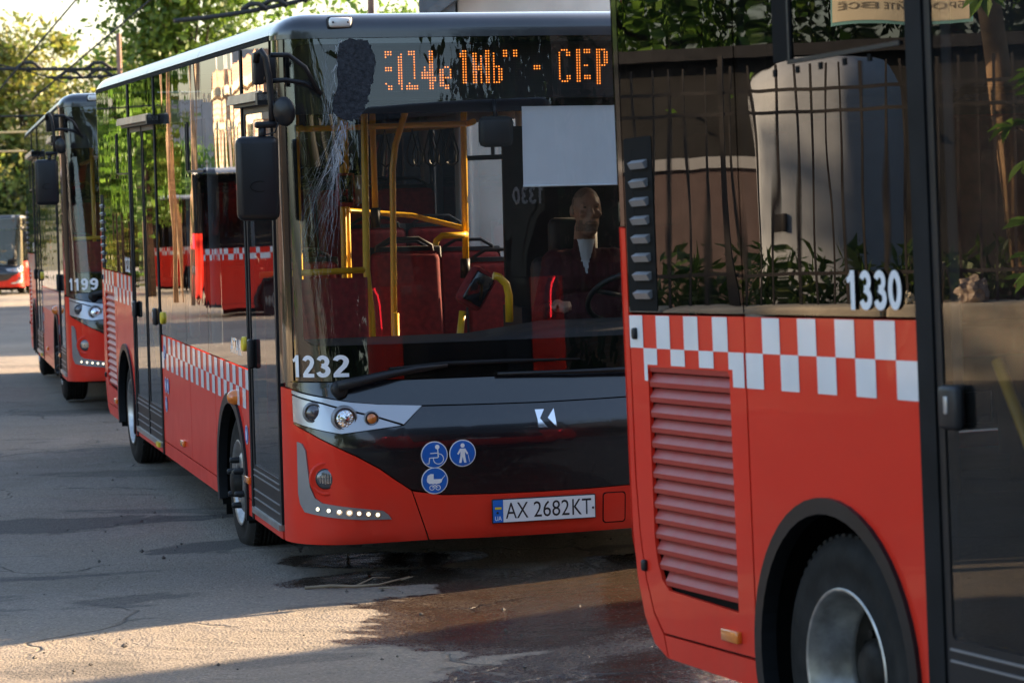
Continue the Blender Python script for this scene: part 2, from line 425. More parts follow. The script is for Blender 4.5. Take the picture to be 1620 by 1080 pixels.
# ------------------------------------------------------------------ ground shape
BUS_A = (Vector((.14028, 12.99454, 0)), (R(15.0876), 0, 0))
BUS_B = (Vector((4.50725, 1.44742, .50932)), (R(21.16657), R(-1.98229), R(-.46532)))
BUS_C = (Vector((-2.7585, 23.8429, -.002)), (R(12.6153), R(-1.1747), 0))
def busmat(t, e):
    y, p, r = e
    return Matrix.Translation(t) @ Matrix.Rotation(y, 4, 'Z') @ Matrix.Rotation(p, 4, 'X') @ Matrix.Rotation(r, 4, 'Y')
_nb = busmat(*BUS_B).to_3x3() @ Vector((0, 0, 1)); _tb = BUS_B[0]
def softp(a, k): 
    q = np.clip(np.asarray(a, float)*k, -40, 40); return np.where(np.asarray(a)*k > 40, a, np.log1p(np.exp(q))/k)
def ground(x, y):
    zb = _tb.z-(_nb.x*(x-_tb.x)+_nb.y*(y-_tb.y))/_nb.z
    zb = np.minimum(zb, .62)
    return softp(zb, 14)-.0225*softp(np.asarray(y)-23., .8)-.012*softp(np.asarray(y)-62., .2)
def gz(x, y): return float(ground(x, y))

def ground_mat():
    m, t, p = newmat('asphalt')
    geo = N(t, 'ShaderNodeNewGeometry'); P = geo.outputs['Position']
    def mp(scale, loc=(0, 0, 0), rot=0):
        a = N(t, 'ShaderNodeMapping'); a.inputs['Scale'].default_value = scale; a.inputs['Location'].default_value = loc; a.inputs['Rotation'].default_value = (0, 0, rot)
        t.links.new(P, a.inputs[0]); return a.outputs[0]
    def math_(op, a, b=None, c=None):
        n = N(t, 'ShaderNodeMath', operation=op)
        for i, q in enumerate((a, b, c)):
            if q is None: continue
            if isinstance(q, (int, float)): n.inputs[i].default_value = q
            else: t.links.new(q, n.inputs[i])
        return n.outputs[0]
    def mix(f, a, b):
        n = N(t, 'ShaderNodeMixRGB')
        for i, q in enumerate((f, a, b)):
            if isinstance(q, (int, float)): n.inputs[i].default_value = q
            elif isinstance(q, tuple): n.inputs[i].default_value = (*q, 1)
            else: t.links.new(q, n.inputs[i])
        return n.outputs[0]
    big = noise(t, .35, 5, mp((1, 1, 1)), .6); mid = noise(t, 1.6, 6, mp((1, 1, 1)), .8, .6); fine = noise(t, 60, 4, mp((1, 1, 1)), 0, .7); grit = noise(t, 220, 2, mp((1, 1, 1)))
    base = ramp(t, big.outputs[0], [(.3, (.142, .122, .097)), (.55, (.188, .161, .127)), (.75, (.238, .202, .156))]).outputs[0]
    base = mix(math_('MULTIPLY', ramp(t, mid.outputs[0], [(.45, (0, 0, 0)), (.62, (1, 1, 1))]).outputs[0], .4), base, (.215, .19, .165))
    # worn darker bitumen patches
    pn = noise(t, .9, 7, mp((.6, 1.3, 1), (3.1, 1.7, 0), .5), 1.2, .65)
    patch = ramp(t, pn.outputs[0], [(.60, (0, 0, 0)), (.635, (1, 1, 1))]).outputs[0]
    base = mix(math_('MULTIPLY', patch, .65), base, (.055, .052, .052))
    # oil-dark worn stains: ellipses with ragged rims  (cx, cy, rx, ry, angle, depth)
    sn = noise(t, 2.6, 8, mp((1, 1, 1), (4, 8, 0)), .8, .65)
    for cx, cy, rx, ry, an, dp in ((-3.0, 15.75, 1.25, .33, 4, .75), (-1.9, 15.9, .55, .14, 12, .7), (-1.85, 12.45, .36, .16, 25, .6), (-1.80, 10.55, .26, .24, 0, .55), (-2.6, 18.6, .9, .22, -5, .5), (-1.55, 14.6, .5, .3, 30, .8), (-2.9, 12.6, .5, .22, 10, .45), (-.9, 10.6, .4, .14, 10, .4), (-3.6, 24, 1.2, .4, 0, .5), (-.75, 12.05, .3, .12, 20, .45), (-2.4, 13.4, .8, .07, 12, .5), (-5.5, 33, 1.6, .5, 0, .4)):
        a = N(t, 'ShaderNodeMapping', vector_type='TEXTURE'); a.inputs['Location'].default_value = (cx, cy, 0); a.inputs['Rotation'].default_value = (0, 0, R(an)); a.inputs['Scale'].default_value = (rx, ry, 1e6)
        t.links.new(P, a.inputs[0]); L = N(t, 'ShaderNodeVectorMath', operation='LENGTH'); t.links.new(a.outputs[0], L.inputs[0])
        q = math_('ADD', L.outputs['Value'], math_('MULTIPLY', math_('SUBTRACT', sn.outputs[0], .5), 2.6))
        g = N(t, 'ShaderNodeMapRange'); t.links.new(q, g.inputs[0]); g.inputs[1].default_value = 1.05; g.inputs[2].default_value = .8; g.inputs[4].default_value = dp
        base = mix(g.outputs[0], base, (.040, .037, .035))
    # cracks
    dn = noise(t, 1.1, 4, mp((1, 1, 1)), .5)
    add = N(t, 'ShaderNodeVectorMath', operation='MULTIPLY_ADD'); t.links.new(dn.outputs['Color'], add.inputs[0]); add.inputs[1].default_value = (1.2, 1.2, 0); t.links.new(mp((.55, .8, 0)), add.inputs[2])
    vo = N(t, 'ShaderNodeTexVoronoi'); vo.feature = 'DISTANCE_TO_EDGE'; vo.inputs['Scale'].default_value = .8; t.links.new(add.outputs[0], vo.inputs['Vector'])
    crm = noise(t, .8, 3, mp((1, 1, 1), (9, 2, 0)))
    cr = math_('MULTIPLY', ramp(t, vo.outputs['Distance'], [(.0, (1, 1, 1)), (.014, (0, 0, 0))]).outputs[0], ramp(t, crm.outputs[0], [(.45, (0, 0, 0)), (.58, (1, 1, 1))]).outputs[0])
    base = mix(math_('MULTIPLY', cr, .8), base, (.03, .028, .026))
    # grain
    gr = ramp(t, fine.outputs[0], [(.3, (.72, .72, .72)), (.7, (1.2, 1.2, 1.2))]).outputs[0]
    mg = N(t, 'ShaderNodeMixRGB', blend_type='MULTIPLY'); mg.inputs[0].default_value = .8; t.links.new(base, mg.inputs[1]); t.links.new(gr, mg.inputs[2]); base = mg.outputs[0]
    sv = N(t, 'ShaderNodeTexVoronoi'); sv.inputs['Scale'].default_value = 75; t.links.new(mp((1, 1, 0)), sv.inputs['Vector'])
    stn = ramp(t, sv.outputs['Color'], [(.0, (.45, .45, .45)), (.25, (.85, .85, .85)), (.6, (1, 1, 1)), (.85, (1.25, 1.22, 1.18)), (1, (1.9, 1.8, 1.7))]).outputs[0]
    ms = N(t, 'ShaderNodeMixRGB', blend_type='MULTIPLY'); ms.inputs[0].default_value = .75; t.links.new(base, ms.inputs[1]); t.links.new(stn, ms.inputs[2]); base = ms.outputs[0]
    # wet patches: ellipses with a ragged rim   (cx, cy, rx, ry, angle)
    wn = noise(t, 1.3, 8, mp((1, 1, 1)), .5, .62)
    wet = None
    for cx, cy, rx, ry, an in ((.55, 11.9, 1.15, 1.75, -15), (-.55, 13.0, .7, .32, 15), (.9, 9.6, 1.2, 1.4, 0), (-.75, 13.75, .55, .35, 0)):
        a = N(t, 'ShaderNodeMapping', vector_type='TEXTURE'); a.inputs['Location'].default_value = (cx, cy, 0); a.inputs['Rotation'].default_value = (0, 0, R(an)); a.inputs['Scale'].default_value = (rx, ry, 1e6)
        t.links.new(P, a.inputs[0]); L = N(t, 'ShaderNodeVectorMath', operation='LENGTH'); t.links.new(a.outputs[0], L.inputs[0])
        q = math_('ADD', L.outputs['Value'], math_('MULTIPLY', math_('SUBTRACT', wn.outputs[0], .5), 1.5))
        wet = q if wet is None else math_('MINIMUM', wet, q)
    wetm = N(t, 'ShaderNodeMapRange'); t.links.new(wet, wetm.inputs[0]); wetm.inputs[1].default_value = 1.0; wetm.inputs[2].default_value = .93; wetm = wetm.outputs[0]
    deep = N(t, 'ShaderNodeMapRange'); t.links.new(wet, deep.inputs[0]); deep.inputs[1].default_value = .85; deep.inputs[2].default_value = .6; deep = deep.outputs[0]
    mw = mix(1.0, base, base); mm = N(t, 'ShaderNodeMixRGB', blend_type='MULTIPLY'); t.links.new(wetm, mm.inputs[0]); t.links.new(base, mm.inputs[1]); mm.inputs[2].default_value = (.24, .20, .17, 1)
    t.links.new(mm.outputs[0], p.inputs['Base Color'])
    # roughness: dry .85 -> wet film .35 with still spots .06
    rw = ramp(t, math_('ADD', fine.outputs[0], math_('MULTIPLY', deep, -.12)), [(.36, (.07, .07, .07)), (.62, (.42, .42, .42))]).outputs[0]
    t.links.new(mix(wetm, (.86, .86, .86), rw), p.inputs['Roughness'])
    # relief
    h = math_('ADD', math_('MULTIPLY', fine.outputs[0], .35), math_('MULTIPLY', grit.outputs[0], .3))
    h = math_('ADD', h, math_('MULTIPLY', sv.outputs['Distance'], -.5)); h = math_('SUBTRACT', h, math_('MULTIPLY', cr, 1.4))
    b1 = N(t, 'ShaderNodeBump'); b1.inputs['Distance'].default_value = .012; t.links.new(h, b1.inputs['Height'])
    t.links.new(math_('MULTIPLY_ADD', deep, -.75, .9), b1.inputs['Strength'])
    b2 = bump(t, mid.outputs[0], .6, .07, b1.outputs[0]); t.links.new(b2, p.inputs['Normal'])
ground_mat()
def axis(lo, hi, c, fine, grow):
    pos = [c]; s = fine
    while pos[-1] < hi: pos.append(pos[-1]+s); s = fine if abs(pos[-1]-c) < 8 else s*grow
    neg = [c]; s = fine
    while neg[-1] > lo: neg.append(neg[-1]-s); s = fine if abs(neg[-1]-c) < 8 else s*grow
    return np.array(sorted(set(pos+neg)))
xs = axis(-900, 900, 0, .2, 1.12); ys = axis(-600, 1200, 14, .2, 1.12)
X, Y = np.meshgrid(xs, ys); rng = np.random.default_rng(4)
Z = ground(X, Y); near = np.exp(-((X/14)**2+((Y-14)/16)**2))
Z = Z+near*(.012*np.sin(X*1.7+Y*.6)*np.sin(Y*1.3-X*.4))
nx, ny = len(xs), len(ys)
idx = np.arange(nx*ny).reshape(ny, nx)
fs = np.stack([idx[:-1, :-1], idx[:-1, 1:], idx[1:, 1:], idx[1:, :-1]], -1).reshape(-1, 4)
me = bpy.data.meshes.new('ground'); me.from_pydata(np.stack([X, Y, Z], -1).reshape(-1, 3).tolist(), [], fs.tolist())
me.materials.append(MATS['asphalt']); me.polygons.foreach_set('use_smooth', [True]*len(me.polygons))
link('ground', me, None, kind='structure')

# ------------------------------------------------------------------ the bus: surfaces
HW = 1.217
_RK = ([.24, .30, .5, .68, .74, .78, .82, .86, .90, .94, .95, 1.06, 1.07, 2.76, 2.9], [.08, .032, .014, .006, .004, .006, .013, .027, .044, .063, .067, .108, .11, .22, .23])
def plan(x):
    ax = min(abs(x), HW-.0008); xe, b, r0 = .93, .40, 7.5
    y = min(ax, xe)**2/(2*r0)
    if ax > xe: q = (ax-xe)/(HW-xe); y += xe/r0*(ax-xe)+b*(1-math.sqrt(max(0, 1-q*q)))
    return y
def frontY(x, z): return plan(x)+float(np.interp(z, *_RK))*(1-max(0, (min(abs(x), HW)-.93)/(HW-.93))**2)
def rearplan(x):
    ax = min(abs(x), HW-.0008); xe = 1.08; y = min(ax, xe)**2/24
    if ax > xe: q = (ax-xe)/(HW-xe); y += xe/12*(ax-xe)+.10*(1-math.sqrt(max(0, 1-q*q)))
    return y
def rearY(x, z): return 8.40-rearplan(x)-float(np.interp(z, [.28, .5, 1.6, 2.76], [.12, 0, 0, .06]))*(1-(min(abs(x), HW)/HW)**4)
_xx = np.concatenate([np.linspace(0, .93, 60), .93+(HW-.001-.93)*np.sin(np.linspace(0, math.pi/2, 120))[1:]])
_sf = np.concatenate([[0], np.cumsum(np.hypot(np.diff(_xx), np.diff([plan(x) for x in _xx])))])
def S(x): return math.copysign(float(np.interp(abs(x), _xx, _sf)), x)
def Xs(s): return math.copysign(float(np.interp(abs(s), _sf, _xx)), s)
def surfF(s, z, off):
    x = Xs(s); y = frontY(x, z); e = 2e-4
    xa, xb = Xs(s-e), Xs(s+e); tx = Vector((xb-xa, frontY(xb, z)-frontY(xa, z), 0)); tz = Vector((0, frontY(x, z+1e-3)-frontY(x, z-1e-3), 2e-3))
    n = tx.cross(tz).normalized()
    if n.y > 0: n = -n
    p = Vector((x, y, z))+n*off; return (p.x, p.y, p.z)
def surfR(x, z, off):
    e = 1e-3; n = Vector((-(rearY(x+e, z)-rearY(x-e, z))/2/e, 1, -(rearY(x, z+e)-rearY(x, z-e))/2/e)).normalized()
    p = Vector((x, rearY(x, z), z))+n*off; return (p.x, p.y, p.z)
def sideR(y, z, off): return (-(HW+off), y, z)
def sideL(y, z, off): return (HW+off, y, z)
def FP(poly): return [(S(x), z) for x, z in poly]
def mirr(poly): return [(-x, z) for x, z in poly][::-1]
FG = (.045, .04)

def make_wheel(root, y, sgn, rear):
    """sgn -1: bus right side"""
    t = MB(); x0 = sgn*1.185; wd = .52 if rear else .25
    prof = [(0, .235), (-.012, .255), (-.004, .30), (0, .33), (-.012, .362), (-.030, .378)]
    nb = 7 if not rear else 6
    ww = .235
    for k in range(nb):
        a = .036+(ww-.072)*k/nb; b = .036+(ww-.072)*(k+1)/nb
        prof += [(-a, .385), (-(b-.008), .385), (-(b-.006), .376), (-(b-.001), .376)]
    prof += [(-(ww-.03), .378), (-(ww-.01), .35), (-ww, .30), (-ww, .24)]
    if rear:
        prof += [(-(ww+.06), .25), (-(ww+.07), .33), (-(ww+.1), .38), (-(ww+.27), .38), (-(ww+.3), .3)]
    t.lathe(prof, (x0, y, .385), 'x', 56, None, True, -sgn*-1)
    tyre_lugs = MB()
    for k in range(60):
        an = 2*math.pi*k/60; c, s = math.cos(an), math.sin(an)
        rot = Matrix.Rotation(an, 3, 'X')
        for off in (.045,):
            tyre_lugs.box((x0-sgn*off, y+.3835*c, .385+.3835*s), (.03, .010, .022), None, rot)
    wh = bpy.data.objects.new('wheel', None); COL.objects.link(wh); wh.parent = root
    t.v += []
    o = t.build('tyre', 'tyre', wh)
    lg = MB(); lg.v = tyre_lugs.v; lg.f = tyre_lugs.f; lg.mi = tyre_lugs.mi; lg.sm = tyre_lugs.sm
    lg.build('tread_block', 'tyre', wh, kind='stuff')
    r = MB()
    if rear:
        r.lathe([(.0, .238), (.005, .233), (.0, .226), (-.03, .218), (-.045, .208), (-.10, .202), (-.115, .190), (-.135, .186)], (x0, y, .385), 'x', 48, 'steel', True, sgn)
        r.lathe([(-.132, .187), (-.150, .165), (-.158, .12), (-.15, .09), (-.15, .085)], (x0, y, .385), 'x', 40, 'hub_dark', True, sgn)
        r.lathe([(-.15, .086), (-.09, .08), (-.07, .06), (-.065, .001)], (x0, y, .385), 'x', 32, 'hub_dark', True, sgn)
        r.build('rim', 'steel', wh)
        for k in range(8):
            an = 2*math.pi*(k+.3)/8; h = MB(); h.lathe([(-.146, .027), (-.1455, .025), (-.145, .001)], (x0, y+.143*math.cos(an), .385+.143*math.sin(an)), 'x', 12, 'seam_black', True, sgn); h.build('hand_hole', 'seam_black', wh)
        for k in range(6):
            an = 2*math.pi*k/6; h = MB(); h.lathe([(-.15, .014), (-.11, .014), (-.108, .001)], (x0, y+.105*math.cos(an), .385+.105*math.sin(an)), 'x', 6, 'hub_dark', False, sgn); h.build('wheel_nut', 'hub_dark', wh)
    else:
        r.lathe([(.0, .238), (.004, .232), (-.012, .220), (-.045, .20), (-.05, .185), (-.02, .165), (-.005, .14), (0, .10), (-.02, .09)], (x0, y, .385), 'x', 48, 'steel', True, sgn)
        r.build('rim', 'steel', wh)
        h = MB()
        h.lathe([(-.02, .09), (.0, .085), (.035, .07), (.045, .05), (.047, .001)], (x0, y, .385), 'x', 32, 'hub_dark', True, sgn)
        h.build('hub', 'hub_dark', wh)
        for k in range(6):
            an = 2*math.pi*(k+.4)/6; q = MB()
            q.lathe([(-.005, .019), (.042, .016), (.048, .012), (.05, .001)], (x0, y+.125*math.cos(an), .385+.125*math.sin(an)), 'x', 8, 'black_plastic', True, sgn)
            q.build('wheel_nut', 'black_plastic', wh)
    return wh

AF, AR = 2.03, 6.85
ARCH = {AF: (.375, .465, .512), AR: (.395, .452, .486)}
def arch(cy, rev=False, d=0):
    p = arc2(cy, ARCH[cy][0], ARCH[cy][1]+d, 182, -2, 24); return p[::-1] if rev else p
def checker(name, surf, y0, y1, z0, z1, parent, cut, phase=0, skip=None):
    """two rows of white squares; left open where the wheel arch or the louvre is"""
    out = MB(); w_ = .1085; n = int(round((y1-y0)/w_)); w_ = (y1-y0)/n; h = (z1-z0)/2
    for rr in range(2):
        for k in range(n):
            if (k+rr+phase) % 2: continue
            K = 4
            for i in range(K):
                for j in range(K):
                    a0, a1 = y0+w_*(k+i/K), y0+w_*(k+(i+1)/K); b1, b0 = z1-h*(rr+j/K), z1-h*(rr+(j+1)/K)
                    ca, cb = (a0+a1)/2, (b0+b1)/2
                    if cut is not None and math.hypot(ca-cut, cb-ARCH[cut][0]) < ARCH[cut][2]-.01: continue
                    if skip is not None and skip[0] < ca < skip[1] and cb < skip[2]: continue
                    q = [surf(a, b, .0022) for a, b in ((a0, b0), (a1, b0), (a1, b1), (a0, b1))]
                    if surf is sideL: q = q[::-1]
                    out.add(q[::-1], [(0, 1, 2, 3)])
    return out.build(name, 'white_decal', parent)

def pictogram(kind, parent, sx, z):
    """white figure on a blue disc, drawn in the disc's own plane (u right, v up), r = 1"""
    r = .066
    disc = MB(); bm = poly_bm([(sx+r*math.cos(2*math.pi*k/40), z+r*math.sin(2*math.pi*k/40)) for k in range(40)]); map2d(bm, surfF, .003, .002, (.045, None), disc, None); bm.free()
    d = disc.build('accessibility_sign', 'sign_white', parent)
    b = MB(); bm = poly_bm([(sx+.93*r*math.cos(2*math.pi*k/40), z+.93*r*math.sin(2*math.pi*k/40)) for k in range(40)]); map2d(bm, surfF, .0045, 0, (.045, None), b, None); bm.free()
    b.build('blue_disc', 'blue_sign', d)
    g = MB()
    def pl(pts):
        bm = poly_bm([(sx+u*r, z+v*r) for u, v in pts]); map2d(bm, surfF, .006, 0, (None, None), g, None); bm.free()
    def ln(p, q, w=.07):
        dx, dy = q[0]-p[0], q[1]-p[1]; L = math.hypot(dx, dy); nx_, ny_ = -dy/L*w/2, dx/L*w/2
        pl([(p[0]+nx_, p[1]+ny_), (p[0]-nx_, p[1]-ny_), (q[0]-nx_, q[1]-ny_), (q[0]+nx_, q[1]+ny_)])
    def ci(c, rr, n=16): pl([(c[0]+rr*math.cos(2*math.pi*k/n), c[1]+rr*math.sin(2*math.pi*k/n)) for k in range(n)])
    def ring(c, rr, a0=0, a1=360, n=18, w=.06):
        for k in range(n):
            a, b_ = R(a0+(a1-a0)*k/n), R(a0+(a1-a0)*(k+1)/n); ln((c[0]+rr*math.cos(a), c[1]+rr*math.sin(a)), (c[0]+rr*math.cos(b_), c[1]+rr*math.sin(b_)), w)
    if kind == 'wheelchair':
        ci((.22, .58), .17); ln((.25, .42), (.29, -.18), .09); ln((-.32, .12), (.27, .14), .07); ln((-.36, -.22), (.28, -.2), .07); ln((-.36, -.2), (-.42, -.66), .07); ln((-.6, -.62), (-.42, -.66), .06)
        ring((.3, -.3), .38, -200, 100)
    elif kind == 'walker':
        ci((0, .58), .16); pl([(-.2, .36), (.2, .36), (.42, -.02), (.33, -.1), (.16, .12), (.18, -.2), (.28, -.7), (.1, -.7), (0, -.25), (-.1, -.7), (-.28, -.7), (-.18, -.2), (-.16, .12), (-.33, -.1), (-.42, -.02)]); ln((.4, -.1), (.52, -.66), .04)
    else:
        pl([(-.6, .1), (-.52, .4), (-.3, .52), (-.08, .5), (-.08, .12), (.58, .12), (.5, -.12), (.35, -.22), (-.4, -.22), (-.58, -.08)]); ln((.55, .12), (.78, .38), .05)
        ring((-.22, -.52), .17); ring((.24, -.52), .17); ln((-.22, -.52), (.2, -.2), .04); ln((.24, -.52), (-.2, -.2), .04)
    g.build('pictogram', 'sign_white', d)

def led_dots(root, housing):
    rects = [(0,0,2,1),(0,2,0,2),(0,6,2,7),(1,13,2,14),(0,12,0,12),(5,2,5,12),(6,1,6,14),(9,0,11,1),(11,2,11,10),(8,13,12,14),(9,12,9,12),
     (14,8,16,10),(15,6,15,7),(17,0,18,14),(19,10,19,11),(21,7,22,13),(23,6,24,6),(23,10,25,10),(25,7,25,9),(23,13,24,14),
     (29,1,30,2),(30,0,31,12),(34,1,35,12),(36,6,37,7),(37,2,37,12),(39,0,40,12),(42,1,42,12),(44,6,44,12),(43,6,44,6),(45,7,45,11),(43,12,44,12),
     (46,0,47,2),(50,0,51,2),(58,6,60,7),(68,1,68,11),(69,0,71,0),(71,1,72,2),(69,12,71,12),(71,10,72,11),
     (75,0,76,12),(78,0,80,1),(78,6,79,6),(78,10,80,11),(83,0,84,13),(85,0,86,0),(86,1,87,5),(85,6,86,6),(90,0,90,12),(92,0,92,12)]
    lit = set()
    for a, b, c, d in rects:
        for i in range(a, c+1):
            for j in range(b, d+1): lit.add((i, j))
    p = .0132; on = MB(); off = MB()
    for i in range(94):
        for j in range(16):
            x = -.655+i*p; z = 2.678-j*p*.99; L = (i, j) in lit; rr = .0040 if L else .0011
            m_ = on if L else off
            y = .392
            m_.add([(x+rr*math.cos(2*math.pi*k/6), y, z+rr*math.sin(2*math.pi*k/6)) for k in range(6)], [tuple(range(6))])
    on.build('lit_dots', 'led_amber', housing, kind='stuff'); off.build('unlit_dots', 'dot_off', housing, kind='stuff')

def build_front(root):
    P = lambda n, poly, mat, **k: panel(n, FP(poly), surfF, mat, root, grid=FG, **k)
    # red bumper: two corners and the middle
    bc = [(-1.216, 1.035), (-1.216, .268), (-.90, .276), (-.577, .283), (-.660, .532), (-.735, .585), (-.815, .645), (-.93, .712), (-1.049, .774), (-1.13, .822), (-1.186, .860), (-1.186, 1.030)]
    P('bumper_corner', bc, 'red_paint'); P('bumper_corner', mirr(bc), 'red_paint')
    P('bumper', [(-.570, .283), (-.2, .279), (.2, .279), (.570, .283), (.653, .528), (.51, .503), (.25, .496), (0, .494), (-.25, .496), (-.51, .503), (-.653, .528)], 'red_paint')
    tow = panel('tow_cover', FP(rrect(.315, .425, .325, .468, .015)), surfF, 'red_paint', root, off=.004, th=.004, grid=FG)
    P('tow_cover_gap', rrect(.309, .431, .319, .474, .017), 'seam_black', off=.0012, th=0)
    # black hood panel, with the cowl above it
    lo = [(.653, .533), (.51, .508), (.25, .501), (0, .499), (-.25, .501), (-.51, .508), (-.660, .539), (-.735, .592), (-.815, .652), (-.93, .719), (-1.049, .781), (-1.13, .829), (-1.184, .862)]
    half = [(-1.184, .868), (-.992, .818), (-.687, .850), (-.590, .938)]
    P('hood', [(-x, z) for x, z in [(-.660, .539), (-.735, .592), (-.815, .652), (-.93, .719), (-1.049, .781), (-1.13, .829), (-1.184, .862)][::-1]][::-1][:0]
      + lo + half + [(-.3, .934), (0, .931), (.3, .934)] + mirr(half) + mirr(lo)[:6], 'hood_black')
    P('cowl', [(-1.205, 1.04), (-1.185, 1.034), (-1.05, .998), (-.93, .972), (-.80, .957), (-.60, .945), (-.3, .940), (0, .937), (.3, .940), (.6, .945), (.8, .957), (.93, .972), (1.05, .998), (1.185, 1.034), (1.205, 1.04), (1.205, 1.066), (-1.205, 1.066)], 'hood_black')
    # headlamps
    for sg in (-1, 1):
        f = (lambda p: p) if sg < 0 else mirr
        h = bpy.data.objects.new('headlight', None); COL.objects.link(h); h.parent = root
        up = [(-1.183, 1.026), (-1.183, 1.010), (-1.06, .970), (-.93, .930), (-.80, .895), (-.695, .860), (-.687, .856), (-.588, .941), (-.80, .953), (-.93, .967), (-1.06, .992)]
        dn = [(-1.183, 1.000), (-1.183, .872), (-.992, .822), (-.70, .852), (-.80, .886), (-.93, .921), (-1.06, .961)]
        panel('upper_bezel', FP(f(up)), surfF, 'silver', h, off=.006, th=.012, grid=FG)
        panel('lower_bezel', FP(f(dn)), surfF, 'silver', h, off=.003, th=.012, grid=FG)
        panel('bezel_gap', FP(f([(-1.183, 1.026), (-1.183, .872), (-.992, .822), (-.687, .852), (-.6, .93)])), surfF, 'seam_black', h, off=-.004, th=0, grid=FG)
        for lx, lz, lr, mt in ((-1.103, .921, .036, 'lens_dark'), (-.967, .892, .045, 'reflector'), (-.84, .888, .027, 'amber_dim')):
            p = Vector(surfF(S(sg*-lx if sg > 0 else lx), lz, .004)); q = Vector(surfF(S(sg*-lx if sg > 0 else lx), lz, .05)); n = (q-p).normalized()
            n = (n*.35+Vector((0, -1, 0))).normalized(); rot = n.to_track_quat('Z', 'Y').to_matrix()
            lamp = bpy.data.objects.new('lamp', None); COL.objects.link(lamp); lamp.parent = h
            def disc(prof, mat, nm, sm=True):
                b = MB(); b.lathe(prof, (0, 0, 0), 'z', 28, None, sm); b.v = [tuple(rot@Vector(v)+p) for v in b.v]
                o = b.build(nm, mat, h); return o
            bpy.data.objects.remove(lamp)
            disc([(-.02, lr*1.5), (.004, lr*1.34), (.008, lr*1.22), (.0, lr*1.1), (-.01, lr*1.0)], 'silver_grey', 'lamp_recess')
            disc([(.006, lr*1.20), (.011, lr*1.12), (.004, lr*1.0)], 'black_gloss', 'lamp_ring')
            disc([(-.004, lr*1.05), (.008, lr*.97), (.010, lr*.9)], 'chrome', 'chrome_ring')
            disc([(.008, lr*.92), (.013, lr*.7), (.017, lr*.4), (.019, lr*.22), (.0195, .001)], mt, 'lens')
            if mt == 'reflector':
                g = MB()
                for k in range(26):
                    a = k*2.4; rr = lr*.85*math.sqrt(k/26); c = Vector((rr*math.cos(a), rr*math.sin(a), .0175-.008*(rr/lr)))
                    g.ell(c, (.0065, .0065, .003), 8)
                g.v = [tuple(rot@Vector(v)+p) for v in g.v]; g.build('lens_facets', 'lens_dark' if 0 else 'chrome', h, kind='stuff')
        # running light strip
        d = [(-1.172, .775), (-1.172, .52), (-1.166, .470), (-1.150, .432), (-1.05, .414), (-.90, .399), (-.758, .396), (-.772, .418), (-.80, .440), (-.95, .461), (-1.08, .482), (-1.11, .505), (-1.128, .56), (-1.137, .66), (-1.142, .735), (-1.155, .768)]
        st = panel('running_light', FP(f(d)), surfF, 'silver_grey', root, off=.007, th=.012, grid=FG)
        for k in range(7):
            x = -1.098+k*(.272/6); z = .4525-k*(.030/6)
            cx = x if sg < 0 else -x
            b = MB(); bm = poly_bm([(S(cx)+.0165*math.cos(2*math.pi*q/16), z+.0165*math.sin(2*math.pi*q/16)) for q in range(16)]); map2d(bm, surfF, .009, .003, (None, None), b, None); bm.free(); b.build('led_ring', 'chrome', st)
            b = MB(); bm = poly_bm([(S(cx)+.0095*math.cos(2*math.pi*q/14), z+.0095*math.sin(2*math.pi*q/14)) for q in range(14)]); map2d(bm, surfF, .0105, .001, (None, None), b, None); bm.free(); b.build('led', 'led_white', st)
        # fog lamp
        p = Vector(surfF(S(-1.066 if sg < 0 else 1.066), .602, .0)); n = Vector((sg*.35, -1, 0)).normalized(); rot = n.to_track_quat('Z', 'Y').to_matrix()
        fo = MB(); fo.lathe([(-.015, .085), (.004, .082), (.002, .07), (-.006, .056), (-.002, .05)], (0, 0, 0), 'z', 32, 'red_paint'); fo.v = [tuple(rot@Vector(v)+p) for v in fo.v]
        fo = fo.build('fog_lamp', 'red_paint', root)
        for nm, mt, pr in (('fog_ring', 'black_plastic', [(-.006, .052), (.006, .050), (.006, .046)]), ('fog_lens', 'lens_dark', [(.004, .047), (.010, .035), (.013, .015), (.0135, .001)])):
            b = MB(); b.lathe(pr, (0, 0, 0), 'z', 28); b.v = [tuple(rot@Vector(v)+p) for v in b.v]; b.build(nm, mt, fo)
        b = MB()
        for k in range(5): b.box((-.026+k*.013, 0, .012), (.004, .05-.006*abs(k-2), .004))
        b.v = [tuple(rot@Vector(v)+p) for v in b.v]; b.build('fog_ribs', 'reflector', fo, kind='stuff')
    # emblem: two chrome shards
    P('emblem', [(-.027, .899), (.020, .899), (-.006, .856), (.030, .813), (-.017, .813), (-.019, .852)], 'chrome', off=.006, th=.006)
    P('emblem', [(.070, .901), (.076, .812), (.034, .857)], 'chrome', off=.006, th=.006)
    for kd, x, z in (('wheelchair', -.545, .704), ('walker', -.405, .706), ('pram', -.545, .577)): pictogram(kd, root, S(x), z)
    # windscreen: clear glass, black printed border, printed number band
    fr = [(-1.172, 1.072), (1.172, 1.072), (1.172, 2.742), (-1.172, 2.742)]
    ws = panel('windscreen', FP(fr), surfF, 'windshield', root, th=.006, grid=FG)
    panel('printed_border', FP(fr), surfF, 'frit_glass', ws, off=-.008, th=0, grid=FG, holes=[FP(rrect(-1.135, 1.135, 1.245, 2.715, .05))])
    P('windscreen_pillar', [(-1.2165, 1.05), (-1.178, 1.072), (-1.178, 2.742), (-1.2165, 2.742)], 'black_gloss'); P('windscreen_pillar', mirr([(-1.2165, 1.05), (-1.178, 1.072), (-1.178, 2.742), (-1.2165, 2.742)]), 'black_gloss')
    # wiper
    wp = MB(); q = lambda x, z, o: surfF(S(x), z, o)
    wp.lathe([(0, .042), (.04, .040), (.05, .03), (.052, .001)], q(-.982, 1.035, .0), 'y', 20, None, True, -1)
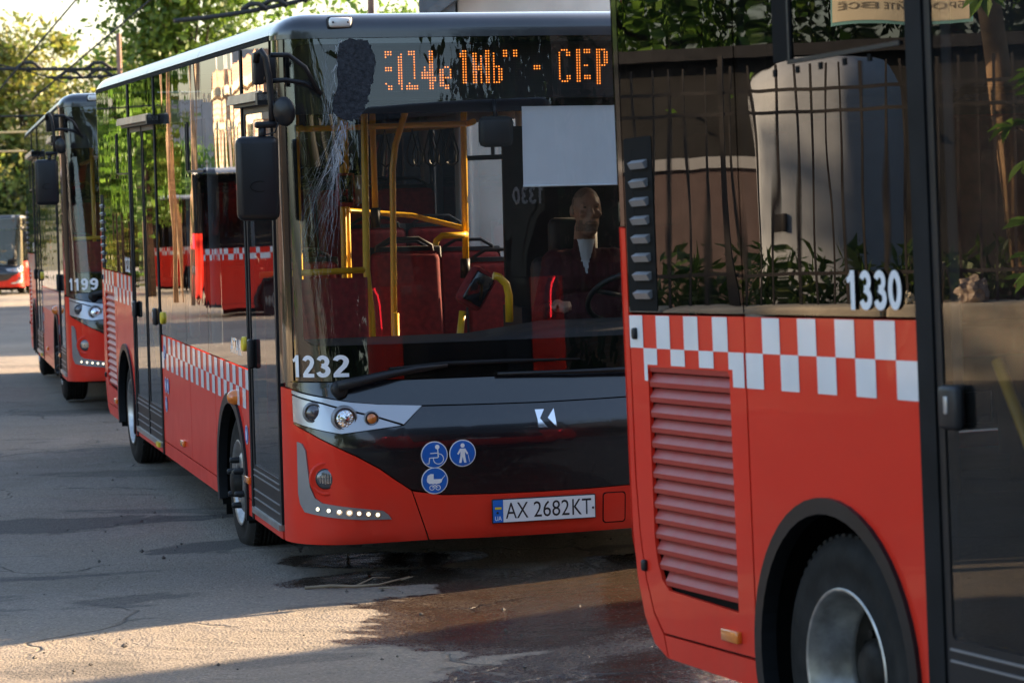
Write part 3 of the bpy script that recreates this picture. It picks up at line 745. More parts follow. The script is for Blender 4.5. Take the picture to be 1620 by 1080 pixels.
    wp.tube([q(-.982, 1.035, .05), q(-.90, 1.05, .055), q(-.75, 1.095, .06), q(-.60, 1.122, .05), q(-.45, 1.13, .045)], [.026, .024, .018, .012, .010], 8)
    wp.tube([q(-.80, 1.07, .045), q(-.62, 1.105, .045), q(-.45, 1.128, .04)], .008, 6)
    w1 = wp.build('wiper', 'black_plastic', root)
    b = MB(); b.tube([q(-.73, 1.125, .02), q(-.45, 1.140, .024), q(-.15, 1.14, .024), (q(.23, 1.135, .02))], [.006, .012, .012, .005], 6); b.build('blade', 'rubber', w1)
    wp = MB(); wp.tube([q(.982, 1.035, .05), q(.75, 1.06, .055), q(.45, 1.07, .045), q(.2, 1.074, .04), q(-.2, 1.08, .03)], [.026, .018, .012, .010, .008], 8); wp.build('wiper', 'black_plastic', root)
    # cap lamps, mirrors
    for sx in (-.905, .905):
        b = MB(); y = frontY(sx, 2.76); b.rbox((sx, y+.018, 2.818), (.125, .05, .062), .012, 'black_plastic'); b.rbox((sx, y+.004, 2.819), (.113, .044, .05), .014, 'lamp_white')
        for dx in (-.037, .037): b.lathe([(0, .005), (.004, .004), (.0045, .0005)], (sx+dx, y-.018, 2.819), 'y', 8, 'ink', True, -1)
        b.build('marker_lamp', 'lamp_white', root)
    for sg in (-1, 1):
        m = MB(); m.rbox((sg*1.353, .16, 2.068), (.205, .11, .405), .035, None, Matrix.Rotation(sg*.12, 3, 'Z'), 3)
        mo = m.build('side_mirror', 'mirror_plastic', root)
        a = MB(); a.tube([(sg*1.337, .2, 2.63), (sg*1.335, .175, 2.665), (sg*1.318, .16, 2.68), (sg*1.298, .15, 2.645), (sg*1.285, .15, 2.56), (sg*1.277, .15, 2.44), (sg*1.275, .15, 2.33)], .0165, 10)
        a.rbox((sg*1.305, .15, 2.325), (.11, .045, .032), .01); a.tube([(sg*1.325, .15, 2.32), (sg*1.328, .15, 2.25)], .019, 10)
        a.tube([(sg*1.27, .18, 2.535), (sg*1.2, .19, 2.54), (sg*1.1, .2, 2.525), (sg*1.02, .19, 2.47)], .012, 8); a.tube([(sg*1.27, .18, 2.66), (sg*1.18, .19, 2.66), (sg*1.1, .19, 2.60), (sg*1.04, .18, 2.48)], .012, 8)
        a.tube([(sg*1.275, .15, 2.45), (sg*1.262, .12, 2.40), (sg*1.24, .09, 2.39)], .007, 6); a.tube([(sg*1.328, .14, 2.275), (sg*1.27, .12, 2.285), (sg*1.25, .1, 2.34)], .004, 6)
        a.build('arm', 'mirror_plastic', mo)
        b = MB(); b.rbox((sg*1.315, .28, 2.60), (.05, .09, .155), .008); b.rbox((sg*1.27, .33, 2.60), (.10, .04, .13), .006); b.build('bracket', 'black_plastic', mo)
        rd = MB(); n = Vector((sg*.75, -.62, -.1)).normalized(); rot = n.to_track_quat('Z', 'Y').to_matrix()
        rd.lathe([(-.0, .001), (.005, .05), (.02, .066), (.028, .068), (.03, .064), (.03, .001)], (0, 0, 0), 'z', 28); rd.v = [tuple(rot@Vector((v[0], v[1]*1.05, -v[2]+.015))+Vector((sg*1.235, .08, 2.385))) for v in rd.v]
        rd.build('round_mirror', 'mirror_plastic', mo)
        b = MB(); b.tube([(sg*1.353+.045*math.cos(t), .103, 2.03+.025*math.sin(t)) for t in [2*math.pi*k/20 for k in range(20)]], .0016, 5, closed=True); b.build('moulded_oval', 'seam_black', mo)

def build_sides(root):
    for sg, sf in ((-1, sideR), (1, sideL)):
        def P(n, poly, mat, **k): return panel(n, poly, sf, mat, root, **k)
        lou = [(7.462, .486), (7.462, 1.205), (7.475, 1.220), (8.05, 1.218), (8.064, 1.205), (8.066, .66), (8.052, .59), (8.02, .53), (7.97, .50)]
        if sg < 0:
            # red lower panels
            P('front_wheel_panel', [(1.405, .360), (1.405+.001, 1.052), (2.60, 1.052), (2.60, .360), (AF+ARCH[AF][1], .360)]+arch(AF, True)+[(AF-ARCH[AF][1], .360)], 'red_paint')
            P('flank_panel', rect(2.608, 3.60, .360, 1.052), 'red_paint'); P('flank_panel', rect(3.608, 4.862, .360, 1.052), 'red_paint')
            P('skirt', rect(1.405, AF-ARCH[AF][1]-.02, .266, .353), 'red_paint'); P('skirt', rect(AF+ARCH[AF][1]+.02, 4.862, .266, .353), 'red_paint')
            checker('checker_band', sf, 1.407, 4.860, .838, 1.052, root, AF)
            # front door
            d0, d1 = .535, 1.345
            o = P('front_door', rect(d0, d1, .335, 2.452), 'black_plastic', holes=[rrect(d0+.035, d1-.035, .56, 2.40, .02)], th=.03)
            g = panel('door_glass', rect(d0+.03, d1-.03, .555, 2.405), sf, 'door_glass', o, off=-.004, th=0)
            b = MB()
            for z in (.385, .43, .505, .535): b.box((-(HW+.003), (d0+d1)/2, z), (.006, d1-d0-.05, .006))
            b.build('door_trim_line', 'silver_grey', o, kind='stuff')
            b = MB(); b.rbox((-(HW+.012), d1-.09, 1.15), (.035, .055, .155), .012); b.build('handle', 'black_plastic', o)
            b = MB(); b.box((-(HW-.02), (d0+d1)/2, .318), (.07, d1-d0, .028)); 
            for k in range(4): b.box((-(HW+.012-.012*k), (d0+d1)/2, .334), (.005, d1-d0, .004))
            b.build('step_edge', 'alu', root)
            P('door_sill', rect(.515, 1.36, .266, .302), 'red_paint')
            P('door_pillar', rect(1.352, 1.400, .266, 2.74), 'rubber', off=.006, th=.03)
            b = MB(); b.tube([(-1.10, .80, .62), (-1.10, .72, .9), (-1.10, .64, 1.25)], .015, 8); b.build('door_grab_rail', 'yellow_rail', root)
            # rear door, two leaves
            P('door_pillar', rect(4.868, 4.925, .266, 2.74), 'rubber', off=.006, th=.03); P('door_pillar', rect(6.235, 6.318, .266, 2.74), 'rubber', off=.006, th=.03)
            for a0, a1 in ((4.93, 5.56), (5.60, 6.23)):
                o = P('rear_door', rect(a0, a1, .335, 2.442), 'black_plastic', th=.03, holes=[rrect(a0+.03, a1-.03, .56, 2.40, .02)])
                panel('door_glass', rect(a0+.025, a1-.025, .555, 2.405), sf, 'door_glass', o, off=-.004, th=0)
                b = MB()
                for z in (.385, .43, .505, .535): b.box((-(HW+.003), (a0+a1)/2, z), (.006, a1-a0-.05, .006))
                b.build('door_trim_line', 'silver_grey', o, kind='stuff')
                hy = a1-.09 if a0 > 5.3 else a0+.12
                b = MB(); b.rbox((-(HW+.014), hy, 1.165), (.03, .10, .115), .014); b.rbox((-(HW+.03), hy, 1.172), (.006, .018, .045), .002, 'silver'); b.build('handle', 'black_plastic', o)
                b = MB(); s2 = 1 if a0 > 5.3 else -1
                b.tube([(-1.12, hy-s2*.05, 1.28), (-1.12, hy-s2*.22, 1.02), (-1.12, hy-s2*.42, .72)], .016, 8); b.build('grab_rail', 'yellow_rail', o)
            P('door_centre_seal', rect(5.563, 5.597, .335, 2.442), 'rubber', off=.004, th=.03)
            b = MB(); b.box((-(HW-.02), 5.58, .318), (.07, 1.30, .028))
            for k in range(4): b.box((-(HW+.012-.012*k), 5.58, .334), (.005, 1.30, .004))
            b.box((-(HW+.001), 5.02, .318), (.06, .12, .03), 'yellow_button'); b.build('step_edge', 'alu', root)
            P('door_sill', rect(4.93, 6.23, .266, .302), 'red_paint')
            for y0, y1 in ((4.70, 6.40), (.47, 1.43)):
                g = MB(); g.box((-(HW+.035), (y0+y1)/2, 2.468), (.07, y1-y0, .03)); g.box((-(HW+.055), (y0+y1)/2, 2.485), (.02, y1-y0, .03)); g.box((-(HW+.03), y0+.03, 2.46), (.085, .06, .06), 'black_plastic')
                g.box((-(HW+.02), (y0+y1)/2, 2.445), (.05, y1-y0-.1, .02), 'black_plastic'); g.build('door_gutter', 'alu', root)
            # windows above
            W_ = lambda a, b, z0, z1=2.742: panel('side_window', rect(a, b, z0, z1), sf, 'saloon_glass' if 1.4 < a < 4.9 else 'side_glass', root, th=.008)
            W_(1.405, 2.80, 1.060); W_(2.808, 3.70, 1.060); W_(3.708, 4.862, 1.060); W_(.53, 1.40, 2.50); W_(4.93, 6.23, 2.50); W_(6.322, 7.342, 1.394); W_(7.350, 8.195, 1.394)
            for a in (7.03, 3.44):
                P('open_vent_gap', rect(a-.05, a+.055, 2.12, 2.40), 'seam_black', off=.002, th=.002)
                b = MB()
                for k in range(5): b.box((-(HW+.001), a+.05-.14*k, 2.09), (.004, .018, .02))
                b.build('drain_slots', 'seam_black', root, kind='stuff')
                b = MB(); b.box((-(HW+.003), a-.36, 2.115), (.008, .64, .012)); b.box((-(HW+.003), a-.052, 2.26), (.008, .012, .30)); b.build('sliding_vent_frame', 'black_plastic', root)
            # rear wheel panel, engine door with louvre
            P('rear_wheel_panel', [(6.322, .360), (6.322, 1.386), (7.343, 1.386), (7.343, .360)][:3]+[(7.343, .36), (AR+ARCH[AR][1], .360)]+arch(AR, True)+[(AR-ARCH[AR][1], .360)], 'red_paint')
            P('skirt', rect(6.322, AR-ARCH[AR][1]-.015, .255, .353), 'red_paint')
            ed = [(7.352, .362), (8.02, .358), (8.09, .42), (8.14, .52), (8.175, .66), (8.193, .85), (8.195, 1.386), (7.352, 1.386)]
            e = P('engine_door', ed, 'red_paint', holes=[lou])
            for k in range(15):
                z = .512+k*.0492; a1 = float(np.interp(z, [.50, .545, .59, .64], [7.985, 8.03, 8.05, 8.062])); q = MB()
                q.add([(-(HW-.022), 7.45, z+.045), (-(HW-.022), a1+.01, z+.045), (-(HW-.002), a1, z+.018), (-(HW-.002), 7.465, z+.018), (-(HW-.004), a1, z+.002), (-(HW-.004), 7.465, z+.002), (-(HW-.02), a1, z-.001), (-(HW-.02), 7.46, z-.001)], [(0, 1, 2, 3), (3, 2, 4, 5), (5, 4, 6, 7)]); q.build('louvre_slat', 'louvre_red', e)
            panel('louvre_backing', rect(7.44, 8.09, .46, 1.24), sf, 'seam_black', e, off=-.024, th=0)
            for y, z in ((8.145, 1.325), (8.145, .566)):
                b = MB(); b.rbox((-(HW+.006), y, z), (.02, .028, .038), .008); b.build('latch', 'black_plastic', e)
            checker('checker_band', sf, 7.356, 8.193, 1.173, 1.384, root, None, 1, (7.44, 8.075, 1.232)); checker('checker_band', sf, 6.324, 7.340, 1.173, 1.384, root, None, 1)
            P('rear_corner', [(8.203, 1.67), (8.203, .85), (8.183, .655), (8.148, .515), (8.098, .412), (8.028, .350), (8.0, .278), (8.10, .315), (8.17, .40), (8.215, .52), (8.237, .68), (8.238, 1.67)], 'red_paint')
            P('rear_corner', rect(8.203, 8.238, 1.676, 2.742), 'black_gloss')
            P('skirt', [(AR+ARCH[AR][1]+.02, .270), (7.992, .278), (8.018, .350), (AR+ARCH[AR][1]+.02, .353)], 'red_paint')
            # vent behind the last window
            v = P('vent_frame', rrect(7.965, 8.185, 1.398, 1.960, .012), 'seam_black', off=.002, th=.004, holes=[rect(8.0, 8.12, 1.43, 1.925)])
            panel('vent_backing', rect(7.99, 8.13, 1.42, 1.935), sf, 'seam_black', v, off=.0015, th=0)
            for k in range(8):
                q = MB(); z = 1.452+k*.06; q.box((-(HW+.006), 8.06, z), (.02, .118, .022), None, Matrix.Rotation(-.5, 3, 'Y')); q.build('vent_slat', 'silver_grey', v)
            # small fittings
            for y, z in ((4.755, 1.169), (1.497, 1.188)):
                b = MB(); b.lathe([(0, .040), (.014, .040), (.018, .034), (.013, .028), (.012, .001)], (-HW, y, z), 'x', 24, None, True, -1); b.build('door_button', 'yellow_button', root)
            for y, z in ((3.95, .425), (1.50, .46), (7.505, .411)):
                b = MB(); b.rbox((-(HW+.008), y, z), (.02, .115, .038), .005); b.build('side_marker', 'amber', root)
            b = MB(); b.lathe([(0, .044), (.02, .042), (.04, .032), (.052, .015), (.054, .001)], (-HW, 1.84, .875), 'x', 20, None, True, -1); b.build('turn_signal', 'amber', root)
            for y, z in ((4.72, .95), (4.60, .735), (4.70, .735), (4.70, .61), (1.52, .70)):
                b = MB(); bm = poly_bm([(y+.052*math.cos(2*math.pi*k/24), z+.052*math.sin(2*math.pi*k/24)) for k in range(24)]); map2d(bm, sf, .0035, 0, (None, None), b, None); bm.free(); o = b.build('accessibility_sign', 'sign_white', root)
                b = MB(); bm = poly_bm([(y+.047*math.cos(2*math.pi*k/24), z+.047*math.sin(2*math.pi*k/24)) for k in range(24)]); map2d(bm, sf, .0045, 0, (None, None), b, None); bm.free(); b.build('blue_disc', 'blue_sign', o)
                b = MB(); bm = poly_bm([(y-.012, z-.03), (y+.012, z-.03), (y+.02, z+.01), (y, z+.035), (y-.02, z+.01)]); map2d(bm, sf, .0055, 0, (None, None), b, None); bm.free(); b.build('pictogram', 'sign_white', o)
            lettering('model_lettering', 'ATAK', 1.62, 1.115, .085, sf, 'sign_white', root, .01, .36, .003, (None, None), True)
        else:
            P('flank_panel', [(.52, .36), (.52, 1.17), (2.60, 1.17), (2.60, .36), (AF+ARCH[AF][1], .36)]+arch(AF, True)+[(AF-ARCH[AF][1], .36)], 'red_paint')
            P('flank_panel', rect(2.608, 6.20, .36, 1.17), 'red_paint'); P('flank_panel', [(6.208, .36), (6.208, 1.386), (8.238, 1.386), (8.238, .6), (8.1, .36), (AR+ARCH[AR][1], .36)]+arch(AR, True)+[(AR-ARCH[AR][1], .36)], 'red_paint')
            P('skirt', rect(.52, AF-ARCH[AF][1]-.02, .266, .353), 'red_paint'); P('skirt', rect(AF+ARCH[AF][1]+.02, AR-ARCH[AR][1]-.02, .266, .353), 'red_paint'); P('skirt', rect(AR+ARCH[AR][1]+.02, 8.0, .27, .353), 'red_paint')
            checker('checker_band', sf, 2.61, 6.20, .95, 1.165, root, None); checker('checker_band', sf, 6.21, 8.23, 1.173, 1.384, root, None, 1)
            for a, b_, z in ((.53, 1.55, 1.18), (1.70, 3.0, 1.18), (3.10, 4.45, 1.18), (4.55, 6.20, 1.18), (6.22, 7.3, 1.394), (7.32, 8.23, 1.394)): panel('side_window', rect(a, b_, z, 2.742), sf, 'window_clear' if 1 < a < 6 else 'side_glass', root, th=.008)  # driver's window given dark glass to keep the sun off the driver
            for a in (1.555, 3.005, 4.455): P('window_pillar', rect(a, a+.14 if a < 2 else a+.09, 1.18, 2.742), 'black_gloss')
            b = MB()
            for a0, a1 in ((1.70, 3.0), (3.10, 4.45), (4.55, 6.2)):
                b.box((HW-.02, (a0+a1)/2, 2.17), (.02, a1-a0, .035)); b.box((HW-.02, (a0+a1)/2, 2.45), (.02, .03, .56))
            b.build('sliding_vent_frame', 'black_plastic', root)
        for cy in (AF, AR):
            P('wheel_arch_trim', arc2(cy, ARCH[cy][0], ARCH[cy][2], 196, -16, 28)+arc2(cy, ARCH[cy][0], ARCH[cy][1]-.012, -16, 196, 28), 'fender', off=.014, th=.05)
            b = MB(); pr = arc2(cy, ARCH[cy][0], ARCH[cy][1]+.01, 200, -20, 24)
            vs = []; 
            for a, z in pr: vs += [(sg*(HW-.005), a, z), (sg*(HW-.62), a, z)]
            b.add(vs, [(2*i, 2*i+1, 2*i+3, 2*i+2) for i in range(len(pr)-1)]); n0 = len(pr)
            b.add([(sg*(HW-.62), cy, ARCH[cy][0])]+[(sg*(HW-.62), a, z) for a, z in pr], [(0, i+1, i+2) for i in range(n0-1)]); b.build('wheel_housing', 'seam_black', root)
        # dark liner behind the gaps
        hz = (lambda y: 1.03 if y < 6.3 else 1.37)
        for a0, a1 in ((1.42, AF-ARCH[AF][1]-.005), (AF+ARCH[AF][1]+.005, 4.85), (6.33, AR-ARCH[AR][1]-.005), (AR+ARCH[AR][1]+.005, 8.15)):
            panel('liner', rect(a0, a1, .30, hz(a0)), sf, 'interior_dark', root, off=-.03, th=0)
        for cy in (AF, AR): panel('liner', [(cy-ARCH[cy][1]-.005, hz(cy)), (cy+ARCH[cy][1]+.005, hz(cy)), (cy+ARCH[cy][1]+.005, .5)]+[(a, z) for a, z in arch(cy, True, .012)][1:-1]+[(cy-ARCH[cy][1]-.005, .5)], sf, 'interior_dark', root, off=-.03, th=0)

def build_roof_rear(root):
    us = np.sin(np.linspace(-1, 1, 41)*math.pi/2)*(HW-.0008)
    tf = np.concatenate([np.linspace(0, 1, 12)**2.2*.22, np.linspace(.24, .95, 3)])
    def zr(x, y):
        yf, yr = frontY(x, 2.762), rearY(x, 2.762)
        g = 1. if abs(x) < HW-.17 else math.sqrt(max(0, 1-((abs(x)-HW+.17)/.17)**2)); q = min(1, max(0, (y-yf)/.18)); q2 = min(1, max(0, (yr-y)/.2))
        return 2.762+.108*g*max(0, 1-(1-q)**2.6)**(1/2.6)*max(0, 1-(1-q2)**2.6)**(1/2.6)
    def grid(rows, nm, mat):
        vs = []; n = len(us)
        for rw in rows:
            for i, x in enumerate(us): y = rw(x); vs.append((x, y, zr(x, y)))
        b = MB(); b.add(vs, [(j*n+i, j*n+i+1, (j+1)*n+i+1, (j+1)*n+i) for j in range(len(rows)-1) for i in range(n-1)], None, True); return b.build(nm, mat, root)
    YC = .53
    def fr(q): return lambda x: frontY(x, 2.762)+(max(YC, frontY(x, 2.762)+.001)-frontY(x, 2.762))*q
    grid([fr(q) for q in (0, .004, .015, .035, .07, .12, .19, .28, .4, .6, .8, 1)], 'roof_cap', 'cap_navy')
    def bk(q): return lambda x: max(YC+.004, frontY(x, 2.762)+.005)*(1-q)+rearY(x, 2.762)*q
    grid([bk(q) for q in (0, .2, .4, .6, .8, .93, .955)], 'roof', 'roof_white')
    grid([bk(q) for q in (.9555, .965, .98, .99, .996, .999, 1)], 'rear_roof_cap', 'cap_navy')
    for y in (2.9, 5.2, 6.8):
        b = MB(); b.add([(x, y+d, zr(x, y)+.0015) for d in (0, .006) for x in us], [(i, i+1, len(us)+i+1, len(us)+i) for i in range(len(us)-1)]); b.build('roof_seam', 'interior_dark', root)
    for sf in (sideR, sideL): panel('drip_rail', rect(.53, 8.238, 2.7425, 2.764), sf, 'seam_black', root, off=.003, th=.01)
    panel('cap_lip', FP([(-1.2165, 2.7425), (1.2165, 2.7425), (1.2165, 2.764), (-1.2165, 2.764)]), surfF, 'cap_navy', root, off=.008, th=.02, grid=FG)
    G = (.06, .2); SR = lambda n, poly, mat, **k: panel(n, poly, surfR, mat, root, grid=G, **k)
    rc = [(-1.2165, 1.674), (-1.2165, .70), (-1.17, .55), (-1.08, .43), (-.95, .36), (-.78, .34), (-.78, 1.674)]; SR('rear_panel', rc, 'red_paint'); SR('rear_panel', mirr(rc), 'red_paint'); SR('rear_panel', rect(-.772, .772, .33, .90), 'red_paint'); SR('engine_lid', rect(-.772, .772, .908, 1.674), 'black_gloss')
    SR('rear_window', rect(-1.2165, 1.2165, 1.68, 2.742), 'frit_glass')
    for sg in (-1, 1):
        pts = [(sg*1.09, 1.665), (sg*1.05, 1.62), (sg*1.03, 1.56), (sg*1.02, 1.40)]
        o = SR('tail_lamp', [(p[0]-.07, p[1]) for p in pts]+[(p[0]+.07, p[1]) for p in pts[::-1]], 'tail_dark', off=.012, th=.012)
        b = MB(); b.tube([surfR(p[0], p[1], .022) for p in pts], .010, 8); b.build('led_strip', 'led_red', o)
    SR('plate', rect(-.26, .26, .93, 1.04), 'plate_white', off=.006)
    # under body and floor
    b = MB(); b.box((0, 4.3, .30), (1.2, 7.3, .06)); b.box((0, .95, .32), (2.2, 1.0, .05)); b.box((0, 4.45, .32), (2.2, 3.7, .05)); b.box((0, 7.9, .36), (2.2, .7, .05))
    b.box((0, 2.75, .24), (2.3, .02, .24)); b.box((0, 1.35, .24), (1.5, .3, .14)); b.box((0, 7.5, .25), (1.6, .9, .16)); b.build('underbody', 'seam_black', root)  # cross flap and lower boxes added to block light under the bus
    b = MB()
    for y in (AF, AR): b.tube([(-.95, y, .385), (.95, y, .385)], .06, 10)
    b.build('axle', 'hub_dark', root)
    panel('front_bulkhead', FP([(-1.15, .30), (1.15, .30), (1.15, 1.06), (-1.15, 1.06)]), surfF, 'seam_black', root, off=-.05, th=0, grid=FG)

def seat(root, x, y, z, face=-1, wide=.44):
    """face -1: looks to the bus front (backrest behind)"""
    s = bpy.data.objects.new('passenger_seat', None); COL.objects.link(s); s.parent = root; s.location = (x, y, z)
    b = MB(); b.rbox((0, 0, .43), (wide, .42, .08), .03); b.build('cushion', 'seat_red', s)
    b = MB(); b.rbox((0, -face*.21, .78), (wide, .07, .62), .05, None, Matrix.Rotation(-face*-.12, 3, 'X'), 3); b.build('backrest', 'seat_red', s)
    b = MB(); b.rbox((0, -face*.25, .80), (wide+.02, .03, .64), .012, None, Matrix.Rotation(-face*-.12, 3, 'X')); b.build('seat_shell', 'seat_black', s)
    b = MB(); yy = -face*.27; b.tube([(-wide*.42, yy, 1.02), (-wide*.38, yy, 1.12), (-wide*.2, yy, 1.165), (wide*.2, yy, 1.165), (wide*.38, yy, 1.12), (wide*.42, yy, 1.02)], .012, 8); b.build('grab_handle', 'seat_black', s)
    b = MB(); b.box((0, 0, .2), (.1, .3, .4)); b.build('pedestal', 'interior_dark', s)

def build_interior(root):
    def bx(nm, c, d, mat): b = MB(); b.box(c, d); return b.build(nm, mat, root)
    b = MB(); b.box((0, 1.1, .37), (2.3, .75, .03)); b.box((0, 2.03, .37), (1.15, 1.1, .03)); b.box((0, 4.45, .37), (2.3, 3.72, .03)); b.box((0, 6.85, .37), (1.1, 1.06, .03)); b.build('floor', 'floor_grey', root)
    b = MB(); b.box((0, 6.95, .62), (1.1, .86, .5)); b.box((0, 7.76, .62), (2.2, .74, .5)); b.build('rear_platform', 'floor_grey', root)
    b = MB()
    us = [(-1.19, 2.42), (-1.16, 2.55), (-1.0, 2.62), (-.6, 2.64), (-.55, 2.70), (.55, 2.70), (.6, 2.64), (1.0, 2.62), (1.16, 2.55), (1.19, 2.42)]
    b.add([(x, y, z) for y in (.75, 8.1) for x, z in us], [(i, i+1, 11+i, 10+i) for i in range(9)]); b.build('ceiling', 'interior_grey', root)
    for x in (-1.185, 1.185):
        for y in (2.80, 3.70, 6.28, 7.34) if x < 0 else (1.62, 3.05, 4.50, 6.21, 7.31):
            b = MB(); b.rbox((x-.02*np.sign(x), y, 1.8), (.05, .13, 1.4), .015); b.build('window_post', 'interior_grey', root)
    bx('ledge', (1.17, 4.2, 1.10), (.06, 5.6, .12), 'interior_grey')
    # dashboard
    b = MB(); pr = [(.16, 1.02), (.17, 1.235), (.42, 1.26), (.70, 1.27), (.86, 1.24), (.90, 1.05), (.88, .5)]
    xs_ = [-1.05, -.8, -.2, .2, .6, 1.1]
    b.add([(x, max(y, frontY(x, z)+.03), z+(.03 if x > 0 else -.02)) for x in xs_ for y, z in pr], [(i*7+j, i*7+j+1, (i+1)*7+j+1, (i+1)*7+j) for i in range(5) for j in range(6)], None, True); b.build('dashboard', 'interior_dark', root)
    # header box with the destination display behind the glass
    h = MB(); h.box((-.02, .50, 2.575), (1.45, .20, .27)); ho = h.build('destination_display', 'display_black', root); 
    b = MB(); b.box((0, .56, 2.56), (2.26, .1, .36)); b.build('header_panel', 'interior_dark', root)
    led_dots(root, ho)
    bx('cab_partition', (.77, 1.92, 1.35), (.86, .03, 1.95), 'interior_dark'); bx('cab_partition', (.34, 1.72, .85), (.03, .4, .95), 'interior_dark')
    # rails
    def rail(pts, r=.019): b = MB(); b.tube(pts, r, 10); return b.build('handrail', 'yellow_rail', root)
    rail([(-.545, 1.45, 2.66), (-.545, 1.45, 2.39), (-.555, 1.45, 1.56), (-.535, 1.45, 1.32), (-.52, 1.45, .4)], .020)
    rail([(-.555, 1.45, 1.563), (-1.14, 1.43, 1.555)], .018)
    rail([(-.126, 3.2, 2.68), (-.119, 3.2, 1.85)]); rail([(-.02, 2.6, 2.62), (-.06, 2.6, 2.42), (-.12, 2.6, 2.24), (-.14, 2.6, 2.1), (-.155, 2.6, 1.187), (-.155, 2.6, .4)])
    rail([(.51, 3.4, 2.66), (.493, 3.4, 2.38), (.487, 3.4, 1.53)], .020); rail([(-.355, 3.0, 2.66), (-.365, 3.0, .4)]); rail([(-.315, 3.1, 2.66), (-.315, 3.1, .4)])
    rail([(-.835, 1.9, 2.66), (-.84, 1.9, .4)], .02)
    rail([(-.86, 1.6, 2.33), (-.75, 2.4, 2.34), (-.72, 5.5, 2.36)], .018); rail([(.25, 2.2, 2.36), (.52, 3.4, 2.37), (.55, 6.6, 2.37)], .018); rail([(-.70, 2.8, 2.345), (.5, 3.3, 2.37)], .018)
    rail([(-.315, 3.1, 1.86), (-.195, 3.6, 1.85), (.2, 3.6, 1.81), (.444, 3.6, 1.745), (.5, 3.4, 1.72)], .017)
    rail([(.245, 3.2, 1.3), (.241, 3.2, 1.61), (.255, 3.2, 1.66), (.29, 3.2, 1.69), (.42, 3.2, 1.69), (.48, 3.36, 1.69)], .02)
    rail([(.03, 1.0, 1.527), (.06, 1.0, 1.52), (.10, 1.0, 1.48), (.113, 1.0, 1.42), (.112, 1.0, 1.28)], .021); rail([(-.3, 1.9, 1.3), (-.3, 1.9, .4)], .018)
    for p in ((-.119, 3.2, 1.81), (.482, 3.4, 1.48)):
        b = MB(); b.tube([(p[0], p[1], p[2]+.06), (p[0], p[1], p[2]-.06)], .03, 10); b.build('rail_socket', 'black_plastic', root)
    for x, y in [(-.76, 2.2), (-.75, 2.7), (-.74, 3.3), (-.73, 3.8), (-.075, 3.08), (.107, 3.14), (.223, 3.18), (.304, 3.22), (.385, 3.25), (.53, 3.9), (.54, 4.4), (.55, 4.9), (-.4, 2.93)]:
        b = MB(); z = 2.34; b.tube([(x, y, z), (x+.012, y, z-.06), (x+.035, y, z-.14), (x+.03, y, z-.20), (x, y, z-.225), (x-.03, y, z-.20), (x-.035, y, z-.14), (x-.012, y, z-.06)], .0055, 6, closed=True); b.build('hanging_strap', 'black_plastic', root)
    b = MB(); b.rbox((-.35, 2.95, 1.985), (.11, .06, .20), .02); vo = b.build('ticket_validator', 'seat_red', root); b = MB(); b.rbox((-.355, 2.915, 1.99), (.085, .02, .16), .008); b.build('screen', 'black_gloss', vo); b = MB(); b.rbox((-.275, 2.98, 1.985), (.05, .05, .17), .006); b.build('case', 'roof_white', vo)
    b = MB(); b.rbox((.01, 1.3, 1.45), (.15, .10, .22), .03, None, Matrix.Rotation(.55, 3, 'Y')); vo = b.build('ticket_machine', 'seat_red', root); b = MB(); b.rbox((.01, 1.24, 1.45), (.11, .02, .17), .008, None, Matrix.Rotation(.55, 3, 'Y')); b.build('screen', 'black_gloss', vo)
    b = MB(); b.tube([(-.06, 1.32, 1.33), (-.1, 1.32, 1.05), (-.1, 1.32, .4)], .02, 8); b.build('machine_post', 'yellow_rail', root)
    for x, y, z in ((0, 2.7, .52), (.9, 2.75, .40), (.9, 3.9, .4), (-.88, 3.75, .44), (-.42, 3.75, .44), (.9, 4.7, .45), (.45, 4.7, .45), (.9, 5.6, .6), (.45, 5.6, .6), (.9, 6.6, .87), (.45, 6.6, .87), (-.9, 6.9, .87), (-.45, 6.9, .87), (0, 7.7, .87), (.9, 7.7, .87), (.45, 7.7, .87), (-.9, 7.7, .87), (-.45, 7.7, .87)):
        seat(root, x, y, z)
    bx('side_screen', (-.84, 1.42, 1.15), (.56, .02, .75), 'seat_red')
    # driver's place
    b = MB(); b.rbox((.66, 1.30, .80), (.50, .48, .14), .05); b.rbox((.66, 1.62, 1.20), (.50, .14, .80), .06, None, None, 3); b.rbox((.66, 1.64, 1.70), (.28, .10, .22), .04); b.build('driver_seat', 'seat_black', root)
    c = Vector((.70, .74, 1.40)); rot = Matrix.Rotation(R(-38), 3, 'X')
    b = MB(); b.tube([c+rot@Vector((.225*math.cos(t), .225*math.sin(t), 0)) for t in [2*math.pi*k/36 for k in range(36)]], .015, 8, closed=True)
    for a in (R(90), R(200), R(340)): b.tube([c, c+rot@Vector((.22*math.cos(a), .22*math.sin(a), 0))], .014, 6)
    b.lathe([(0, .05), (.02, .045), (.025, .001)], c, 'y', 16); b.tube([c, (.70, .5, 1.15)], .04, 10); b.build('steering_wheel', 'black_plastic', root)
    b = MB(); b.rbox((-.09, .42, 2.275), (.18, .05, .155), .03); b.tube([(-.09, .42, 2.33), (-.09, .45, 2.45)], .012, 6); b.build('interior_mirror', 'black_plastic', root)

